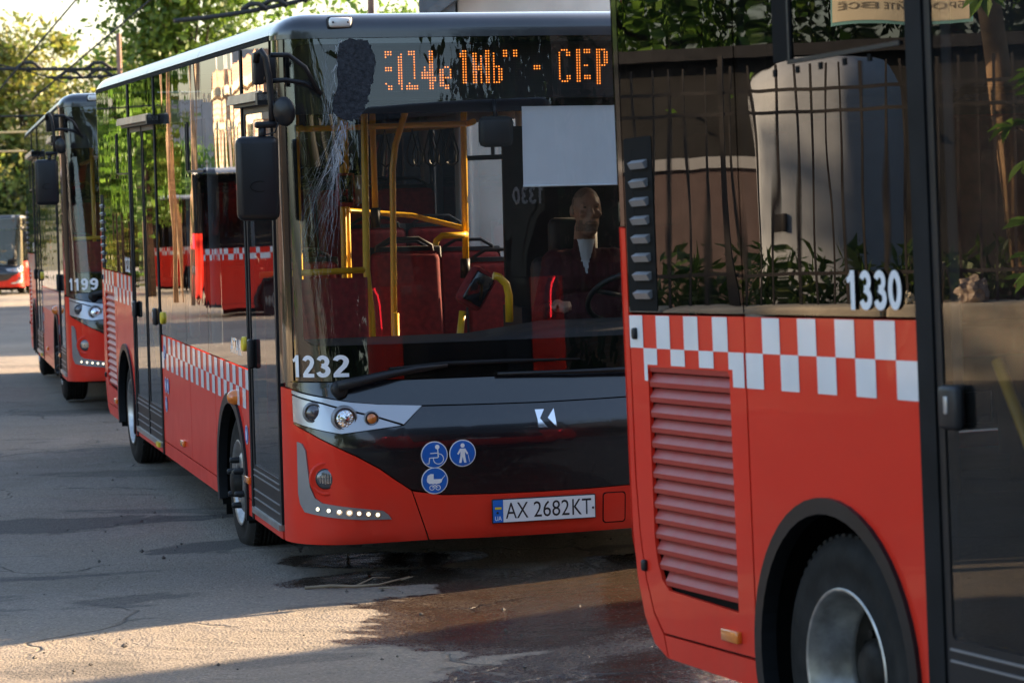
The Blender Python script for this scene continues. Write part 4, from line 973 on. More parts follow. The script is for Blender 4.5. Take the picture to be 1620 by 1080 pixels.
plain('wall_clear_dummy', (.5, .5, .5))
glassmat('window_clear', (.85, .86, .86), .05, .0006, (1.2, 1.2, 1), dirt=.10)
def number_decals(root, num):
    a, b = S(-1.180), S(-.916)
    digits('fleet_number', num, a, 1.092, .108, b-a, surfF, 'white_number', root, .004, (.03, None))
    digits('fleet_number', num, 6.378, 1.412, .108, .32, sideR, 'white_number', root, .006, (None, None), True)
    digits('fleet_number', num, .62, 2.15, .12, .40, surfR, 'white_number', root, .004, (.1, None), True)
def number_plate(root, txt):
    y = frontY(0, .412)-.016
    b = MB(); b.rbox((0, y, .412), (.532, .012, .120), .004); p = b.build('number_plate', 'black_plastic', root)
    b = MB(); b.box((.025, y-.007, .412), (.47, .004, .110)); b.build('plate_face', 'plate_white', p)
    b = MB(); b.box((-.236, y-.007, .412), (.05, .004, .110)); b.build('country_band', 'plate_blue', p)
    fl = lambda a, c, off: (a, y-.0095-off, c)
    b = MB(); b.box((-.236, y-.0095, .438), (.032, .002, .011)); b.box((-.236, y-.0095, .427), (.032, .002, .011), 'plate_yellow'); b.build('flag', 'blue_sign', p)
    lettering('plate_text', 'UA', -.253, .366, .022, fl, 'sign_white', p, .01, .034, 0, (None, None))
    q = txt.split(' '); lettering('plate_text', q[0], -.198, .374, .078, fl, 'ink', p, .0, .115, 0, (None, None)); lettering('plate_text', q[1], -.055, .374, .078, fl, 'ink', p, .0, .183, 0, (None, None)); lettering('plate_text', q[2], .143, .374, .078, fl, 'ink', p, .0, .098, 0, (None, None))
    b = MB()
    for x in (-.24, .250): b.lathe([(0, .006), (.004, .005), (.0045, .0005)], (x, y-.009, .405), 'y', 10, None, True, -1)
    b.build('plate_bolt', 'ink', p)

def copy_tree(o, parent, skip):
    c = o.copy(); COL.objects.link(c); c.parent = parent
    for k in list(o.children):
        if k.name.split('.')[0] not in skip: copy_tree(k, c, skip)
    return c
def bus_root(label, t, e, group='red checker-banded city buses'):
    o = empty('city_bus', label, 'bus', group=group); o.matrix_world = busmat(Vector(t), e); return o

A = bus_root('red and black low-floor bus with fleet number 1232 and cracked windscreen, driver at the wheel', *BUS_A)
build_front(A); build_sides(A); build_roof_rear(A); build_interior(A)
for y in (AF, AR):
    for sg in (-1, 1): make_wheel(A, y, sg, y > 4)
def clone(label, t, e, num, plate, skip=()):
    bpy.context.view_layer.update()
    o = bus_root(label, t, e)
    for k in list(A.children):
        if k.name.split('.')[0] not in skip: copy_tree(k, o, skip)
    if num: number_decals(o, num)
    if plate: number_plate(o, plate)
    return o
B = clone('near red bus with number 1330 on its dark glass above a louvred door', *BUS_B, '1330', 'AX 6586 KT', ('fleet_number', 'fleet_number'))
C = clone('red bus with fleet number 1199 waiting behind bus 1232', *BUS_C, '1199', None)
INNER = {'passenger_seat', 'hanging_strap', 'handrail', 'destination_display', 'wheel_nut', 'ticket_validator', 'ticket_machine', 'tread_block', 'louvre_slat', 'vent_slat', 'lens_facets', 'rail_socket', 'machine_post', 'latch', 'fog_ribs', 'drain_slots', 'hand_hole', 'lit_dots', 'unlit_dots'}
def far_bus(label, x, y, yaw, num=None): return clone(label, (x, y, gz(x, y)-.0), (R(yaw), R(-1.2), 0), num, None, INNER)
far_bus('distant red and black bus parked at the far end of the yard, front towards us', -18.7, 95, 8)
far_bus('red checkered bus mirrored large in the middle side glass of bus 1232', -23.2, 43.9, 294)
far_bus('smaller red checkered bus mirrored in the door glass of bus 1232', -33.0, 70.3, 294)
number_decals(A, '1232'); number_plate(A, 'AX 2682 KT')

# ------------------------------------------------------------------ things that belong to bus 1232 only
def q_(px, py): return (-.93+(px-520)*.00332, 2.36-(py-182)*.00317)
def ragged(pts, amp, seed, n=5):
    rnd = random.Random(seed); out = []
    for i, p in enumerate(pts):
        q = pts[(i+1) % len(pts)]
        for k in range(n): t_ = k/n; out.append((p[0]+(q[0]-p[0])*t_+rnd.gauss(0, amp), p[1]+(q[1]-p[1])*t_+rnd.gauss(0, amp)))
    return out
panel('repair_patch', FP([q_(*p) for p in ragged(((527, 66), (545, 62), (568, 65), (576, 84), (577, 108), (570, 136), (562, 165), (549, 187), (535, 189), (517, 181), (511, 166), (519, 140), (521, 112), (523, 86)), 1.1, 8)]), surfF, 'sealant', A, off=.006, th=.004, grid=FG)
def cracks():
    rng = random.Random(23); out = MB()
    def line(pts, w):
        P3 = [surfF(S(max(-1.13, q_(*p)[0])), q_(*p)[1], .0035) for p in pts]
        for j_, (a, b) in enumerate(zip(P3[:-1], P3[1:])):
            a, b = Vector(a), Vector(b); d = (b-a)
            if d.length < 1e-5: continue
            n = d.cross(Vector((0, -1, 0))).normalized()*w/2*(1-.6*j_/len(P3)); out.add([a-n, a+n, b+n, b-n], [(0, 1, 2, 3)])
    def walk(p, ang, n, step, jit, w, bend=0):
        pts = [p]
        for _ in range(n):
            ang += rng.uniform(-jit, jit)+bend; p = (p[0]+step*math.cos(ang), p[1]+step*math.sin(ang)); pts.append(p)
        line(pts, w); return pts
    for i in range(60):      # crushed seam down the left of the patch
        y = rng.uniform(62, 190); x = 527-(y-62)*.06+rng.gauss(0, 5); walk((x, y), rng.uniform(1.2, 2.0), rng.randint(2, 4), rng.uniform(3, 6), .3, rng.choice((.0012, .0018, .003)))
    for i in range(50):      # crushed tail below the patch
        y = rng.uniform(186, 262); x = 531-(y-186)*.28+rng.gauss(0, 4.5-(y-186)*.02); walk((x, y), rng.uniform(1.4, 2.1), rng.randint(2, 4), rng.uniform(4, 8), .4, rng.choice((.0012, .002, .0035)))
    def run(p, q, n, w, bow):
        dx, dy = q[0]-p[0], q[1]-p[1]; pts = []; o = 0
        for k in range(n+1):
            t_ = k/n; o += rng.gauss(0, .6); 
            if rng.random() < .16: o += rng.uniform(-5, 5)
            pts.append((p[0]+dx*t_+bow*math.sin(math.pi*t_)*dy/60-o*.6, p[1]+dy*t_+o*.2))
        line(pts, w); return pts
    for i in range(34):      # long runners fanning down to the lower left
        p = (rng.gauss(522, 7), rng.uniform(175, 235)); q = (rng.uniform(452, 512), rng.uniform(270, 425)); pts = run(p, q, rng.randint(12, 26), rng.choice((.0005, .0007, .0010, .0014)), rng.uniform(-2, 3))
        for k in range(rng.randint(1, 4)):
            a_ = pts[rng.randrange(2, len(pts))]; run(a_, (a_[0]+rng.uniform(-22, 14), a_[1]+rng.uniform(10, 60)), 6, .0005, 0)
    for i in range(16):      # runners up the left of the patch
        run((rng.gauss(505, 6), rng.uniform(185, 200)), (rng.uniform(495, 530), rng.uniform(66, 130)), 14, rng.choice((.0006, .0010)), rng.uniform(-2, 2))
    for i in range(40):
        a_ = (rng.uniform(462, 520), rng.uniform(200, 350)); run(a_, (a_[0]+rng.uniform(-12, 12), a_[1]+rng.uniform(-6, 10)), 3, .0005, 0)
    out.build('windscreen_cracks', 'crack', A, kind='stuff')
cracks()
b = MB(); vs = []; 
for i in range(13):
    x = .055+i*.085
    for z in (2.40, 2.2, 2.0): vs.append((x, max(.45, frontY(x, z)+.10)+.004*math.sin(i*1.7), z-.004*i/12))
b.add(vs, [(3*i+j, 3*i+j+1, 3*i+j+4, 3*i+j+3) for i in range(12) for j in range(2)], None, True)
b.tube([(.055, .452, 1.998), (.55, .452, 1.996), (1.05, .60, 1.993)], .006, 6); b.build('sun_blind', 'blind', A)

def driver():
    b = MB(); V = Vector
    def cap(p, q, r0, r1, n=6):
        p, q = V(p), V(q)
        for i in range(n+1): t = i/n; r = r0+(r1-r0)*t; b.ell(p.lerp(q, t), (r, r, r), 12)
    hx, hz = .605, 1.852
    # torso, neck, head
    cap((.66, 1.36, .98), (.65, 1.36, 1.25), .165, .165); cap((.56, 1.36, 1.3), (.74, 1.36, 1.3), .15, .15); cap((.52, 1.35, 1.50), (.76, 1.35, 1.50), .135, .135)
    cap((.47, 1.33, 1.565), (.80, 1.35, 1.565), .085, .085); cap((.62, 1.30, 1.60), (hx, 1.22, 1.76), .066, .058)
    b.ell((hx, 1.185, 1.875), (.078, .098, .105), 16); b.ell((hx, 1.150, 1.80), (.060, .075, .082), 14); b.ell((hx, 1.125, 1.755), (.045, .045, .040), 12)
    b.ell((hx, 1.075, 1.838), (.013, .022, .026), 8); cap((hx, 1.092, 1.870), (hx, 1.068, 1.832), .009, .013, 4)
    for s in (-1, 1):
        b.ell((hx+s*.078, 1.20, 1.85), (.012, .024, .036), 8); b.ell((hx+s*.030, 1.100, 1.888), (.026, .014, .008), 8); b.ell((hx+s*.045, 1.105, 1.835), (.022, .02, .018), 8)
    b.ell((hx, 1.083, 1.793), (.026, .012, .008), 8); b.ell((hx, 1.086, 1.780), (.022, .012, .007), 8)
    # arms: his right hand raised by the wheel, his left on the rim
    cap((.46, 1.33, 1.55), (.36, 1.24, 1.30), .074, .058); cap((.36, 1.24, 1.30), (.385, 1.02, 1.355), .056, .036)
    cap((.82, 1.35, 1.55), (.92, 1.18, 1.30), .074, .058); cap((.92, 1.18, 1.30), (.885, .90, 1.47), .056, .036)
    # thighs and shins
    for s in (-1, 1): cap((.66+s*.10, 1.30, .94), (.66+s*.15, .98, .97), .095, .075); cap((.66+s*.15, .98, .95), (.66+s*.15, .86, .50), .066, .05); cap((.66+s*.15, .90, .45), (.66+s*.15, .74, .43), .045, .04)
    H = []
    for hand, thumb, base, dirs in (((.388, .985, 1.365), (.30, .2, .9), (.385, 1.02, 1.355), (.10, -1, .15)), ((.883, .875, 1.485), (-.9, 0, .3), (.885, .90, 1.47), (-.15, -.9, .35))):
        d = V(dirs).normalized(); side = V((0, 0, 1)).cross(d).normalized(); up = d.cross(side); c = V(base)+d*.035
        H.append(c); b.ell(c, (.040, .045, .024), 12)
        for k, L in enumerate((.072, .082, .078, .062)):
            o = c+side*((k-1.5)*.0205)+d*.03; m1 = o+d*L*.45+up*.006; m2 = m1+d*L*.25-up*L*.35; m3 = m2-d*L*.10-up*L*.32
            cap(o, m1, .0105, .0098, 4); cap(m1, m2, .0098, .0092, 3); cap(m2, m3, .0092, .008, 3)
        o = c-side*.035-d*.012; cap(o, o-side*.022+d*.032-up*.01, .0125, .011, 4); cap(o-side*.022+d*.032-up*.01, o-side*.012+d*.058-up*.022, .011, .009, 3)
    me = bpy.data.meshes.new('person'); me.from_pydata(b.v, [], b.f); o = bpy.data.objects.new('tmp', me); COL.objects.link(o)
    rm = o.modifiers.new('r', 'REMESH'); rm.mode = 'VOXEL'; rm.voxel_size = .0075; sm = o.modifiers.new('s', 'SMOOTH'); sm.factor = .5; sm.iterations = 3
    dg = bpy.context.evaluated_depsgraph_get(); m2 = bpy.data.meshes.new_from_object(o.evaluated_get(dg)); bpy.data.objects.remove(o); m2.name = 'person'
    for q in ('jacket', 'skin', 'shirt', 'hair_grey', 'interior_dark', 'stubble'): m2.materials.append(MATS[q])
    for p in m2.polygons:
        c = p.center; p.use_smooth = True; k = 0
        if c.z > 1.70 and (c.y < 1.30): k = 1
        if c.z > 1.735: k = 1
        if k == 1:
            ax = abs(c.x-hx)
            if c.y < 1.21 and c.z < 1.80 and not (ax < .022 and 1.783 < c.z < 1.791) and (c.z < 1.785 or ax < .03 or ax > .045) and c.z > 1.742: k = 3
            if c.z > 1.925 and c.y > 1.12 or (c.z > 1.80 and c.y > 1.20): k = 5
            if c.y > 1.17 and 1.83 < c.z < 1.915 and ax > .055 and ax < .088 and not (ax > .078): k = 3
            if c.y > 1.235 and 1.79 < c.z < 1.92: k = 3
        if k == 0 and 1.40 < c.z < 1.735 and c.y < 1.33 and abs(c.x-.612) < (c.z-1.50)*.26 and p.normal.y < .2: k = 2
        if c.z < .98 and k == 0: k = 4
        for h in H:
            if (c-h).length < .105 and c.y < h.y+.03: k = 1
        p.material_index = k
    o = link('person', m2); tag(o, 'bald bearded driver in dark jacket and white shirt behind the windscreen of bus 1232', 'person'); o.matrix_world = A.matrix_world.copy()
    e = MB()
    for s in (-1, 1): e.ell((hx+s*.031, 1.099, 1.872), (.011, .007, .0045), 10)
    e.build('eyes', 'ink', o)
driver()

# ------------------------------------------------------------------ trees and plants
def leaf_mesh(centers, size, rng, elong=1.9, droop=.3, jitter=.35):
    n = len(centers); c = np.asarray(centers)
    a = rng.normal(size=(n, 3)); a[:, 2] -= droop; a /= np.linalg.norm(a, axis=1)[:, None]
    b_ = rng.normal(size=(n, 3)); b_ -= (b_*a).sum(1)[:, None]*a; b_ /= np.linalg.norm(b_, axis=1)[:, None]
    s = size*(1+jitter*rng.normal(size=(n, 1))).clip(.4, 1.9)
    L = a*s*elong/2; Wd = b_*s/2
    v = np.stack([c-L, c+Wd-L*.1, c+L, c-Wd-L*.1], 1).reshape(-1, 3)
    f = np.arange(n*4).reshape(n, 4); return v, f
def np_obj(name, v, f, mat, parent=None, smooth=False, **k):
    me = bpy.data.meshes.new(name); me.vertices.add(len(v)); me.vertices.foreach_set('co', np.asarray(v, dtype=np.float32).ravel())
    fl = np.asarray(f, dtype=np.int32); nf, q = fl.shape
    me.loops.add(nf*q); me.loops.foreach_set('vertex_index', fl.ravel()); me.polygons.add(nf)
    me.polygons.foreach_set('loop_start', np.arange(0, nf*q, q, dtype=np.int32)); me.update(calc_edges=True)
    me.materials.append(MATS[mat]); return link(name, me, parent, **k)
def tree(name, label, x, y, h, cr, ch, nleaf, leaf, mat, seed, trunk=.16, clumps=30, bare=0, group=None, zoff=0., spread=.34, cat='tree'):
    rng = np.random.default_rng(seed); rnd = random.Random(seed)
    root = empty(name, label, cat, (x, y, gz(x, y)+zoff-.05), group)
    t = MB(); top = Vector((rnd.uniform(-.3, .3), rnd.uniform(-.3, .3), h*.8))
    tp = [Vector((0, 0, 0)), Vector((rnd.uniform(-.1, .1), rnd.uniform(-.1, .1), h*.25)), Vector((top.x*.6, top.y*.6, h*.55)), top]
    t.tube(tp, [trunk, trunk*.8, trunk*.5, trunk*.2], 8)
    cc = []
    for k in range(clumps):
        u = rng.normal(size=3); u /= np.linalg.norm(u); rr = rng.uniform(.35, 1)**.6
        cc.append((u[0]*cr*rr, u[1]*cr*rr, h-ch/2+u[2]*ch/2*rr))
    for k in range(min(clumps, 14+bare)):
        c = Vector(cc[k]); s = tp[1].lerp(tp[3], rnd.uniform(.1, .9)); m_ = s.lerp(c, .5)+Vector((rnd.uniform(-.2, .2), rnd.uniform(-.2, .2), rnd.uniform(0, .4)))
        t.tube([s, m_, c], [trunk*.32, trunk*.2, trunk*.06], 5)
    for k in range(bare*8):
        c = Vector(cc[rnd.randrange(clumps)]); d = Vector((rnd.gauss(0, 1), rnd.gauss(0, 1), rnd.gauss(.6, .8))).normalized()*rnd.uniform(.5, 1.6)
        t.tube([c, c+d*.5+Vector((rnd.uniform(-.1, .1), 0, rnd.uniform(-.1, .1))), c+d], [.02, .014, .006], 4)
    t.build('trunk', 'bark', root)
    ci = rng.integers(0, clumps, nleaf); sp = cr*spread*rng.uniform(.5, 1.25, clumps)
    pos = np.array(cc)[ci]+rng.normal(size=(nleaf, 3))*sp[ci][:, None]*np.array([1, 1, .75])
    pos[:, 2] = np.maximum(pos[:, 2], .15)
    v, f = leaf_mesh(pos, leaf, rng); np_obj('crown', v, f, mat, root)
    return root
HG = 'trees at the far end of the yard'
# the tangle on the left behind the far bus, and the taller trees over bus 1232
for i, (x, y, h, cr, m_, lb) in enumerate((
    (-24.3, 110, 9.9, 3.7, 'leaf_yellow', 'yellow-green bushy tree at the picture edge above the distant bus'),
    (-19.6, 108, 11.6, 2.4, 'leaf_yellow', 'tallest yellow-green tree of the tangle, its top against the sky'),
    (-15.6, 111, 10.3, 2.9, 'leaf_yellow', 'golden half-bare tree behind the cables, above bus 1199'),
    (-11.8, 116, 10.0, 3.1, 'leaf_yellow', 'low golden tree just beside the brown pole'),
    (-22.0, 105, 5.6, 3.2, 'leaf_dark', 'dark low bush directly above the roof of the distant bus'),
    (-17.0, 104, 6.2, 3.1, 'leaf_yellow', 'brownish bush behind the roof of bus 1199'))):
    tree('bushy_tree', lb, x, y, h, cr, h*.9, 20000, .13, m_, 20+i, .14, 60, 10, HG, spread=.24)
for i, (x, y, h, cr, ch, lb) in enumerate(((-9.5, 80, 12.5, 2.0, 7.4, 'dense green leafy tree rising above the roof of bus 1232'), (-5.4, 84, 9.6, 2.7, 4.6, 'small green tree at the top edge beside the dense one'), (-3.6, 92, 9.4, 1.3, 3.4, 'slim green treetop between the pole and the pale building'), (2.5, 60, 11.5, 3.2, 9, 'tall unseen tree added behind the pale building for shade'), (7.5, 64, 12, 3.2, 9, 'second unseen tree added behind the pale building for shade'))):
    tree('leafy_tree', lb, x, y, h, cr, ch, 12000 if i == 0 else 3500, .125, 'leaf_green', 40+i, .2, 50, 2, HG)  # last two stand unseen, added to shade the far ground
# trees that show in the glass, and two unseen ones added for shade
RG = 'trees mirrored in the bus glass'
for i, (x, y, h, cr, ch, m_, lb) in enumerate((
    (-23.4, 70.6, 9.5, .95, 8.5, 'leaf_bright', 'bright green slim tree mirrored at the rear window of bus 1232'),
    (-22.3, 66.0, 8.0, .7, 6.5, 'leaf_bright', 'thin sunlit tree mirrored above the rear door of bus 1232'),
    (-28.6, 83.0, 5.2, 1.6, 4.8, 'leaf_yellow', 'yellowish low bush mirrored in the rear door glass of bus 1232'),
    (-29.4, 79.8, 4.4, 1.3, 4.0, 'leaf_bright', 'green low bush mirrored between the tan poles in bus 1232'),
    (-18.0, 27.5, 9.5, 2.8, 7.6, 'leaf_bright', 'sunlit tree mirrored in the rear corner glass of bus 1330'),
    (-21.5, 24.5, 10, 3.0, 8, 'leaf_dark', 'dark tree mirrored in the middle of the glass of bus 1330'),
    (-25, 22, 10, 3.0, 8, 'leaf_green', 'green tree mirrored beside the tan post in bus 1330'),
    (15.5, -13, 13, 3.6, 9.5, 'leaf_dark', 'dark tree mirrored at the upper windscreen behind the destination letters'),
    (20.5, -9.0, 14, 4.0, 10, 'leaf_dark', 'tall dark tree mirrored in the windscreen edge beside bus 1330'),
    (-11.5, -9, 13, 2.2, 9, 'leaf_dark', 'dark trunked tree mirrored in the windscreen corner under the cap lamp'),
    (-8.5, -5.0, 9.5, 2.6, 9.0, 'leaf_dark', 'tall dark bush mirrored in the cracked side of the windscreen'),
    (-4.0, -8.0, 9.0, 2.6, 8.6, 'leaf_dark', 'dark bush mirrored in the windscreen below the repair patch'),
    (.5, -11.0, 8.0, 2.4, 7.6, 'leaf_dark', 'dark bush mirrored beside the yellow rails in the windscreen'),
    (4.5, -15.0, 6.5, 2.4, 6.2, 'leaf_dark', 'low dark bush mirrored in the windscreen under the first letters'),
    (15.2, 32.4, 13, 2.2, 9.5, 'leaf_green', 'nearer unseen tree added to dapple the yard with shade'),
    (12.3, 36.5, 13, 2.2, 9.5, 'leaf_green', 'farther unseen tree added to dapple the yard with shade'),
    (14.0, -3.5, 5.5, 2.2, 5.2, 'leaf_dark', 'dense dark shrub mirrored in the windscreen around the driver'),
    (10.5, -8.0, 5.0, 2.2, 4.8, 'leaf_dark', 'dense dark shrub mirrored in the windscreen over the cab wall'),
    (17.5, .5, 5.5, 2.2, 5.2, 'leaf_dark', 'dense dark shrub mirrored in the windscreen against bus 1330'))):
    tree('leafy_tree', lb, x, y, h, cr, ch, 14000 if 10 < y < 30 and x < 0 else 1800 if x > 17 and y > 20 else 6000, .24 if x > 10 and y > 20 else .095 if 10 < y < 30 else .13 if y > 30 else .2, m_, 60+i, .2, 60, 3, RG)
def chestnut(x, y):
    rng = random.Random(5); root = empty('chestnut_sapling', 'broad-leaved chestnut branch mirrored at the right edge of bus 1330', 'plant', (x, y, gz(x, y)-.02))
    t = MB(); t.tube([(0, 0, 0), (.05, -.02, .9), (-.03, .03, 1.7), (.05, 0, 2.9)], [.03, .025, .02, .008], 8)
    L = []
    for k in range(34):
        z = rng.uniform(1.15, 3.1); a = rng.uniform(0, 6.28); r = rng.uniform(.25, .72); c = Vector((r*math.cos(a), r*math.sin(a), z+.1)); t.tube([(0, 0, z-.25), (c.x*.5, c.y*.5, z), c], [.009, .006, .003], 5)
        L.append(c)
    t.build('stem', 'bark', root)
    lb = MB()
    for c in L:
        tilt = Matrix.Rotation(rng.uniform(.35, .8), 3, Vector((rng.gauss(0, 1), rng.gauss(0, 1), 0)).normalized())
        lb = MB(); n = rng.choice((5, 6, 7)); sz = rng.uniform(.16, .25)
        for i in range(n):
            an = -1.9+3.8*i/(n-1)+rng.uniform(-.08, .08); ln = sz*(1-.35*abs(i-(n-1)/2)/((n-1)/2)); d = Vector((math.cos(an), math.sin(an), 0)); s = Vector((-math.sin(an), math.cos(an), 0)); w_ = ln*.19
            pr = [Vector((0, 0, 0)), d*ln*.3+s*w_*.55+Vector((0, 0, .012)), d*ln*.65+s*w_+Vector((0, 0, -.005)), d*ln+Vector((0, 0, -.05)), d*ln*.65-s*w_+Vector((0, 0, -.005)), d*ln*.3-s*w_*.55+Vector((0, 0, .012)), d*ln*.5+Vector((0, 0, -.012))]
            lb.add([tilt@p+c for p in pr], [(0, 1, 6), (1, 2, 6), (2, 3, 6), (3, 4, 6), (4, 5, 6), (5, 0, 6)], None, False)
        lb.build('leaf', 'leaf_bright', root)
chestnut(-6.45, 11.75)

def wallbox(nm, c, d, mat, parent, rot=None): q = MB(); q.box(c, d, None, rot); return q.build(nm, mat, parent)
# ------------------------------------------------------------------ the fenced verge across the yard (seen in the glass of bus 1330)
LC = Vector((-11.75, 17.4, 0)); LU = Vector((.5, .866, 0)); LN = Vector((.866, -.5, 0)); ROTL = Matrix.Rotation(R(60), 3, 'Z')
def verge(u, n, z): p = LC+LU*u+LN*n; return Vector((p.x, p.y, z))
zl = gz(LC.x, LC.y)
b = MB()
for k in range(6):
    u0 = -8+k*2.05; b.rbox(verge(u0+1.0, -.3, zl+.30), (2.03, .62, .74+.02*(k % 2)), .03, None, ROTL)
tag(b.build('retaining_kerb', 'concrete'), 'weathered concrete ledge mirrored in bus 1330 below the iron fence', 'kerb')
fe = empty('iron_fence', 'tall dark iron bar fence mirrored in the glass of bus 1330', 'fence', verge(0, 0, 0))
for z in (.95, 2.62, 2.42): q = MB(); q.box(LN*-.45+Vector((0, 0, zl+z))-LU*1.5, (13, .03, .032), None, ROTL); q.build('rail', 'fence_iron', fe)
bar = MB(); bar.box((0, 0, zl+1.75), (.024, .024, 2.2), None, ROTL); bm0 = bar.build('bar', 'fence_iron', fe); bm0.location = LU*-7.5+LN*-.45
for k in range(1, 74): o = bm0.copy(); COL.objects.link(o); o.parent = fe; o.location = LU*(-7.5+k*.165)+LN*-.45
for k in range(5): q = MB(); q.box(LU*(-7+k*2.9)+LN*-.45+Vector((0, 0, zl+1.75)), (.06, .06, 2.4), None, ROTL); q.build('post', 'fence_iron', fe)
p0 = verge(-1.05, -.9, zl); p1 = p0+LU*.95+Vector((0, 0, 8.0))
b = MB(); b.tube([p0+Vector((0, 0, -.2)), p0.lerp(p1, .5), p1], [.125, .11, .095], 14); tag(b.build('utility_pole', 'wood_pole'), 'leaning tan timber post mirrored near the chestnut leaves in bus 1330', 'pole')
bt = empty('white_booth', 'white round-shouldered booth behind the fence, mirrored in bus 1330', 'booth', verge(1.35, -3.6, zl))
q = MB(); q.rbox((0, 0, 1.5), (1.35, 1.6, 3.0), .42, None, ROTL, 6); q.build('shell', 'booth_white', bt); q = MB(); q.rbox(LN*.80+LU*.35+Vector((0, 0, 1.35)), (.05, .06, .18), .01, None, ROTL); q.build('latch', 'fence_iron', bt)
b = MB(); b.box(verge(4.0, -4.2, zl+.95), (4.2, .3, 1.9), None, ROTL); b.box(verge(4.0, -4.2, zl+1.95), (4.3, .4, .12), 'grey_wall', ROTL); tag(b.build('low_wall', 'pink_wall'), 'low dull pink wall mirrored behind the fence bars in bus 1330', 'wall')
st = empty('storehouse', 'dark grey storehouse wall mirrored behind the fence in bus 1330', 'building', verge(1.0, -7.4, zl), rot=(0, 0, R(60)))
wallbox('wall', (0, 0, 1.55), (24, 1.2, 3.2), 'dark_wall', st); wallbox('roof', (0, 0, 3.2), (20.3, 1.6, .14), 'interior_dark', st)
ba = empty('banner', 'cream banner on the fence, mirrored at the top edge of bus 1330', 'banner', verge(.05, -.38, zl+3.15))
def bsurf(a, c, off):
    p = LU*(a)+LN*(off+.03*math.sin(a*5))+Vector((0, 0, c+.02*math.sin(a*4))); return (p.x, p.y, p.z)
panel('border', rect(-.62, .62, 0, .62), bsurf, 'banner_edge', ba, th=0, grid=(.1, None)); panel('sheet', rect(-.59, .59, .03, .59), bsurf, 'banner', ba, off=.004, th=0, grid=(.1, None))
lettering('banner_text', 'БРОСАЙТЕ ВСЁ', -.54, .13, .075, bsurf, 'banner_ink', ba, .01, 1.05, .008, (.1, None)); lettering('banner_text', 'НАМ НУЖНЫ', -.4, .32, .085, bsurf, 'banner_ink', ba, .01, .8, .008, (.1, None))
bi = empty('litter_bin', 'small rusty bin standing on the ledge, mirrored in bus 1330', 'bin', verge(-.18, -.28, zl+.68))
q = MB(); q.lathe([(0, .07), (.0, .09), (.30, .12), (.33, .125), (.33, .11), (.05, .085), (.04, .001)], (0, 0, .02), 'z', 18); q.build('body', 'bin_metal', bi); q = MB(); q.tube([(-.16, -.1, .0), (-.13, -.06, .3), (-.05, 0, .36)], .012, 6); q.build('handle', 'bin_metal', bi)
def crumple(nm, lb, c, r, mat, seed):
    bm = bmesh.new(); bmesh.ops.create_icosphere(bm, subdivisions=3, radius=1); rnd = random.Random(seed)
    for v in bm.verts: k = 1+rnd.uniform(-.3, .25); v.co = Vector((v.co.x*r[0]*k, v.co.y*r[1]*k, max(-.6, v.co.z*k)*r[2]))+Vector((0, 0, r[2]*.6))
    me = bpy.data.meshes.new(nm); bm.to_mesh(me); bm.free(); me.materials.append(MATS[mat]); o = link(nm, me); o.location = c; return tag(o, lb, 'rubbish', 'rubbish on the ledge')
crumple('paper_bag', 'crumpled brown paper bag on the ledge, mirrored in bus 1330', verge(-.52, -.25, zl+.68), (.16, .11, .14), 'paper', 3)
crumple('paper_bag', 'pale crumpled wrapper beside the bin on the ledge, mirrored in bus 1330', verge(.05, -.1, zl+.68), (.09, .07, .07), 'banner', 4)
rng = np.random.default_rng(9); pos = []
for k in range(520):
    u = rng.uniform(-7, 4); n = -.62-abs(rng.normal())*.5; base = LC+LU*u+LN*n; hh = rng.uniform(.2, .75)
    for j in range(9): t_ = j/8*hh; pos.append((base.x+rng.normal()*.06, base.y+rng.normal()*.06, zl+.45+t_))
v, f = leaf_mesh(np.array(pos), .055, rng, 4.0, -.6); np_obj('weeds', v, f, 'grass_leaf', None, kind='stuff')

# ------------------------------------------------------------------ buildings
pb = empty('depot_building', 'pale rendered depot building with a grey roof behind bus 1232', 'building', (0, 0, 0))
g0 = gz(6, 46)
wallbox('wall', (7.6, 50, g0+3.2), (16.8, 8, 7.0), 'pale_wall', pb); wallbox('annex', (-1.15, 47, g0+3.2), (.62, 3, 7.0), 'roof_grey', pb)
q = MB(); q.add([(-1.3, 45.4, g0+5.15), (1.4, 45.4, g0+7.1), (1.4, 45.4, g0+7.3), (-1.3, 45.4, g0+5.35), (-1.3, 54, g0+5.15), (1.4, 54, g0+7.1), (1.4, 54, g0+7.3), (-1.3, 54, g0+5.35)], [(0, 1, 2, 3), (4, 7, 6, 5), (3, 2, 6, 7), (0, 4, 5, 1), (0, 3, 7, 4)]); q.build('roof_verge', 'roof_grey', pb)
for k in range(6):
    x = 1.6+k*2.5; o = wallbox('window', (x, 45.97, g0+2.6), (1.3, .08, 1.6), 'window_white', pb); q = MB(); q.box((x, 45.92, g0+2.6), (1.15, .04, 1.45)); q.build('pane', 'window_dark', o)
lit = empty('brick_building', 'sunlit orange brick building mirrored in the front side glass of bus 1232', 'building', (-26.1, 61.5, gz(-26, 61)), rot=(0, 0, R(20)))
wallbox('wall', (0, 0, 2.6), (6, 16, 5.4), 'lit_brick', lit); wallbox('cornice', (.1, 0, 5.15), (6.1, 16.2, .22), 'concrete', lit); wallbox('parapet', (0, 0, 5.5), (6.05, 16.05, .5), 'lit_brick', lit); wallbox('string_course', (.05, 0, 4.3), (6.02, 16.1, .18), 'concrete', lit)
for k in range(4):
    y = -6+k*4; o = wallbox('window', (3.02, y, 3.3), (.1, 1.2, 1.9), 'window_white', lit); q = MB(); q.box((3.06, y-.29, 3.3), (.05, .5, 1.7)); q.box((3.06, y+.29, 3.3), (.05, .5, 1.7)); q.build('pane', 'window_dark', o)
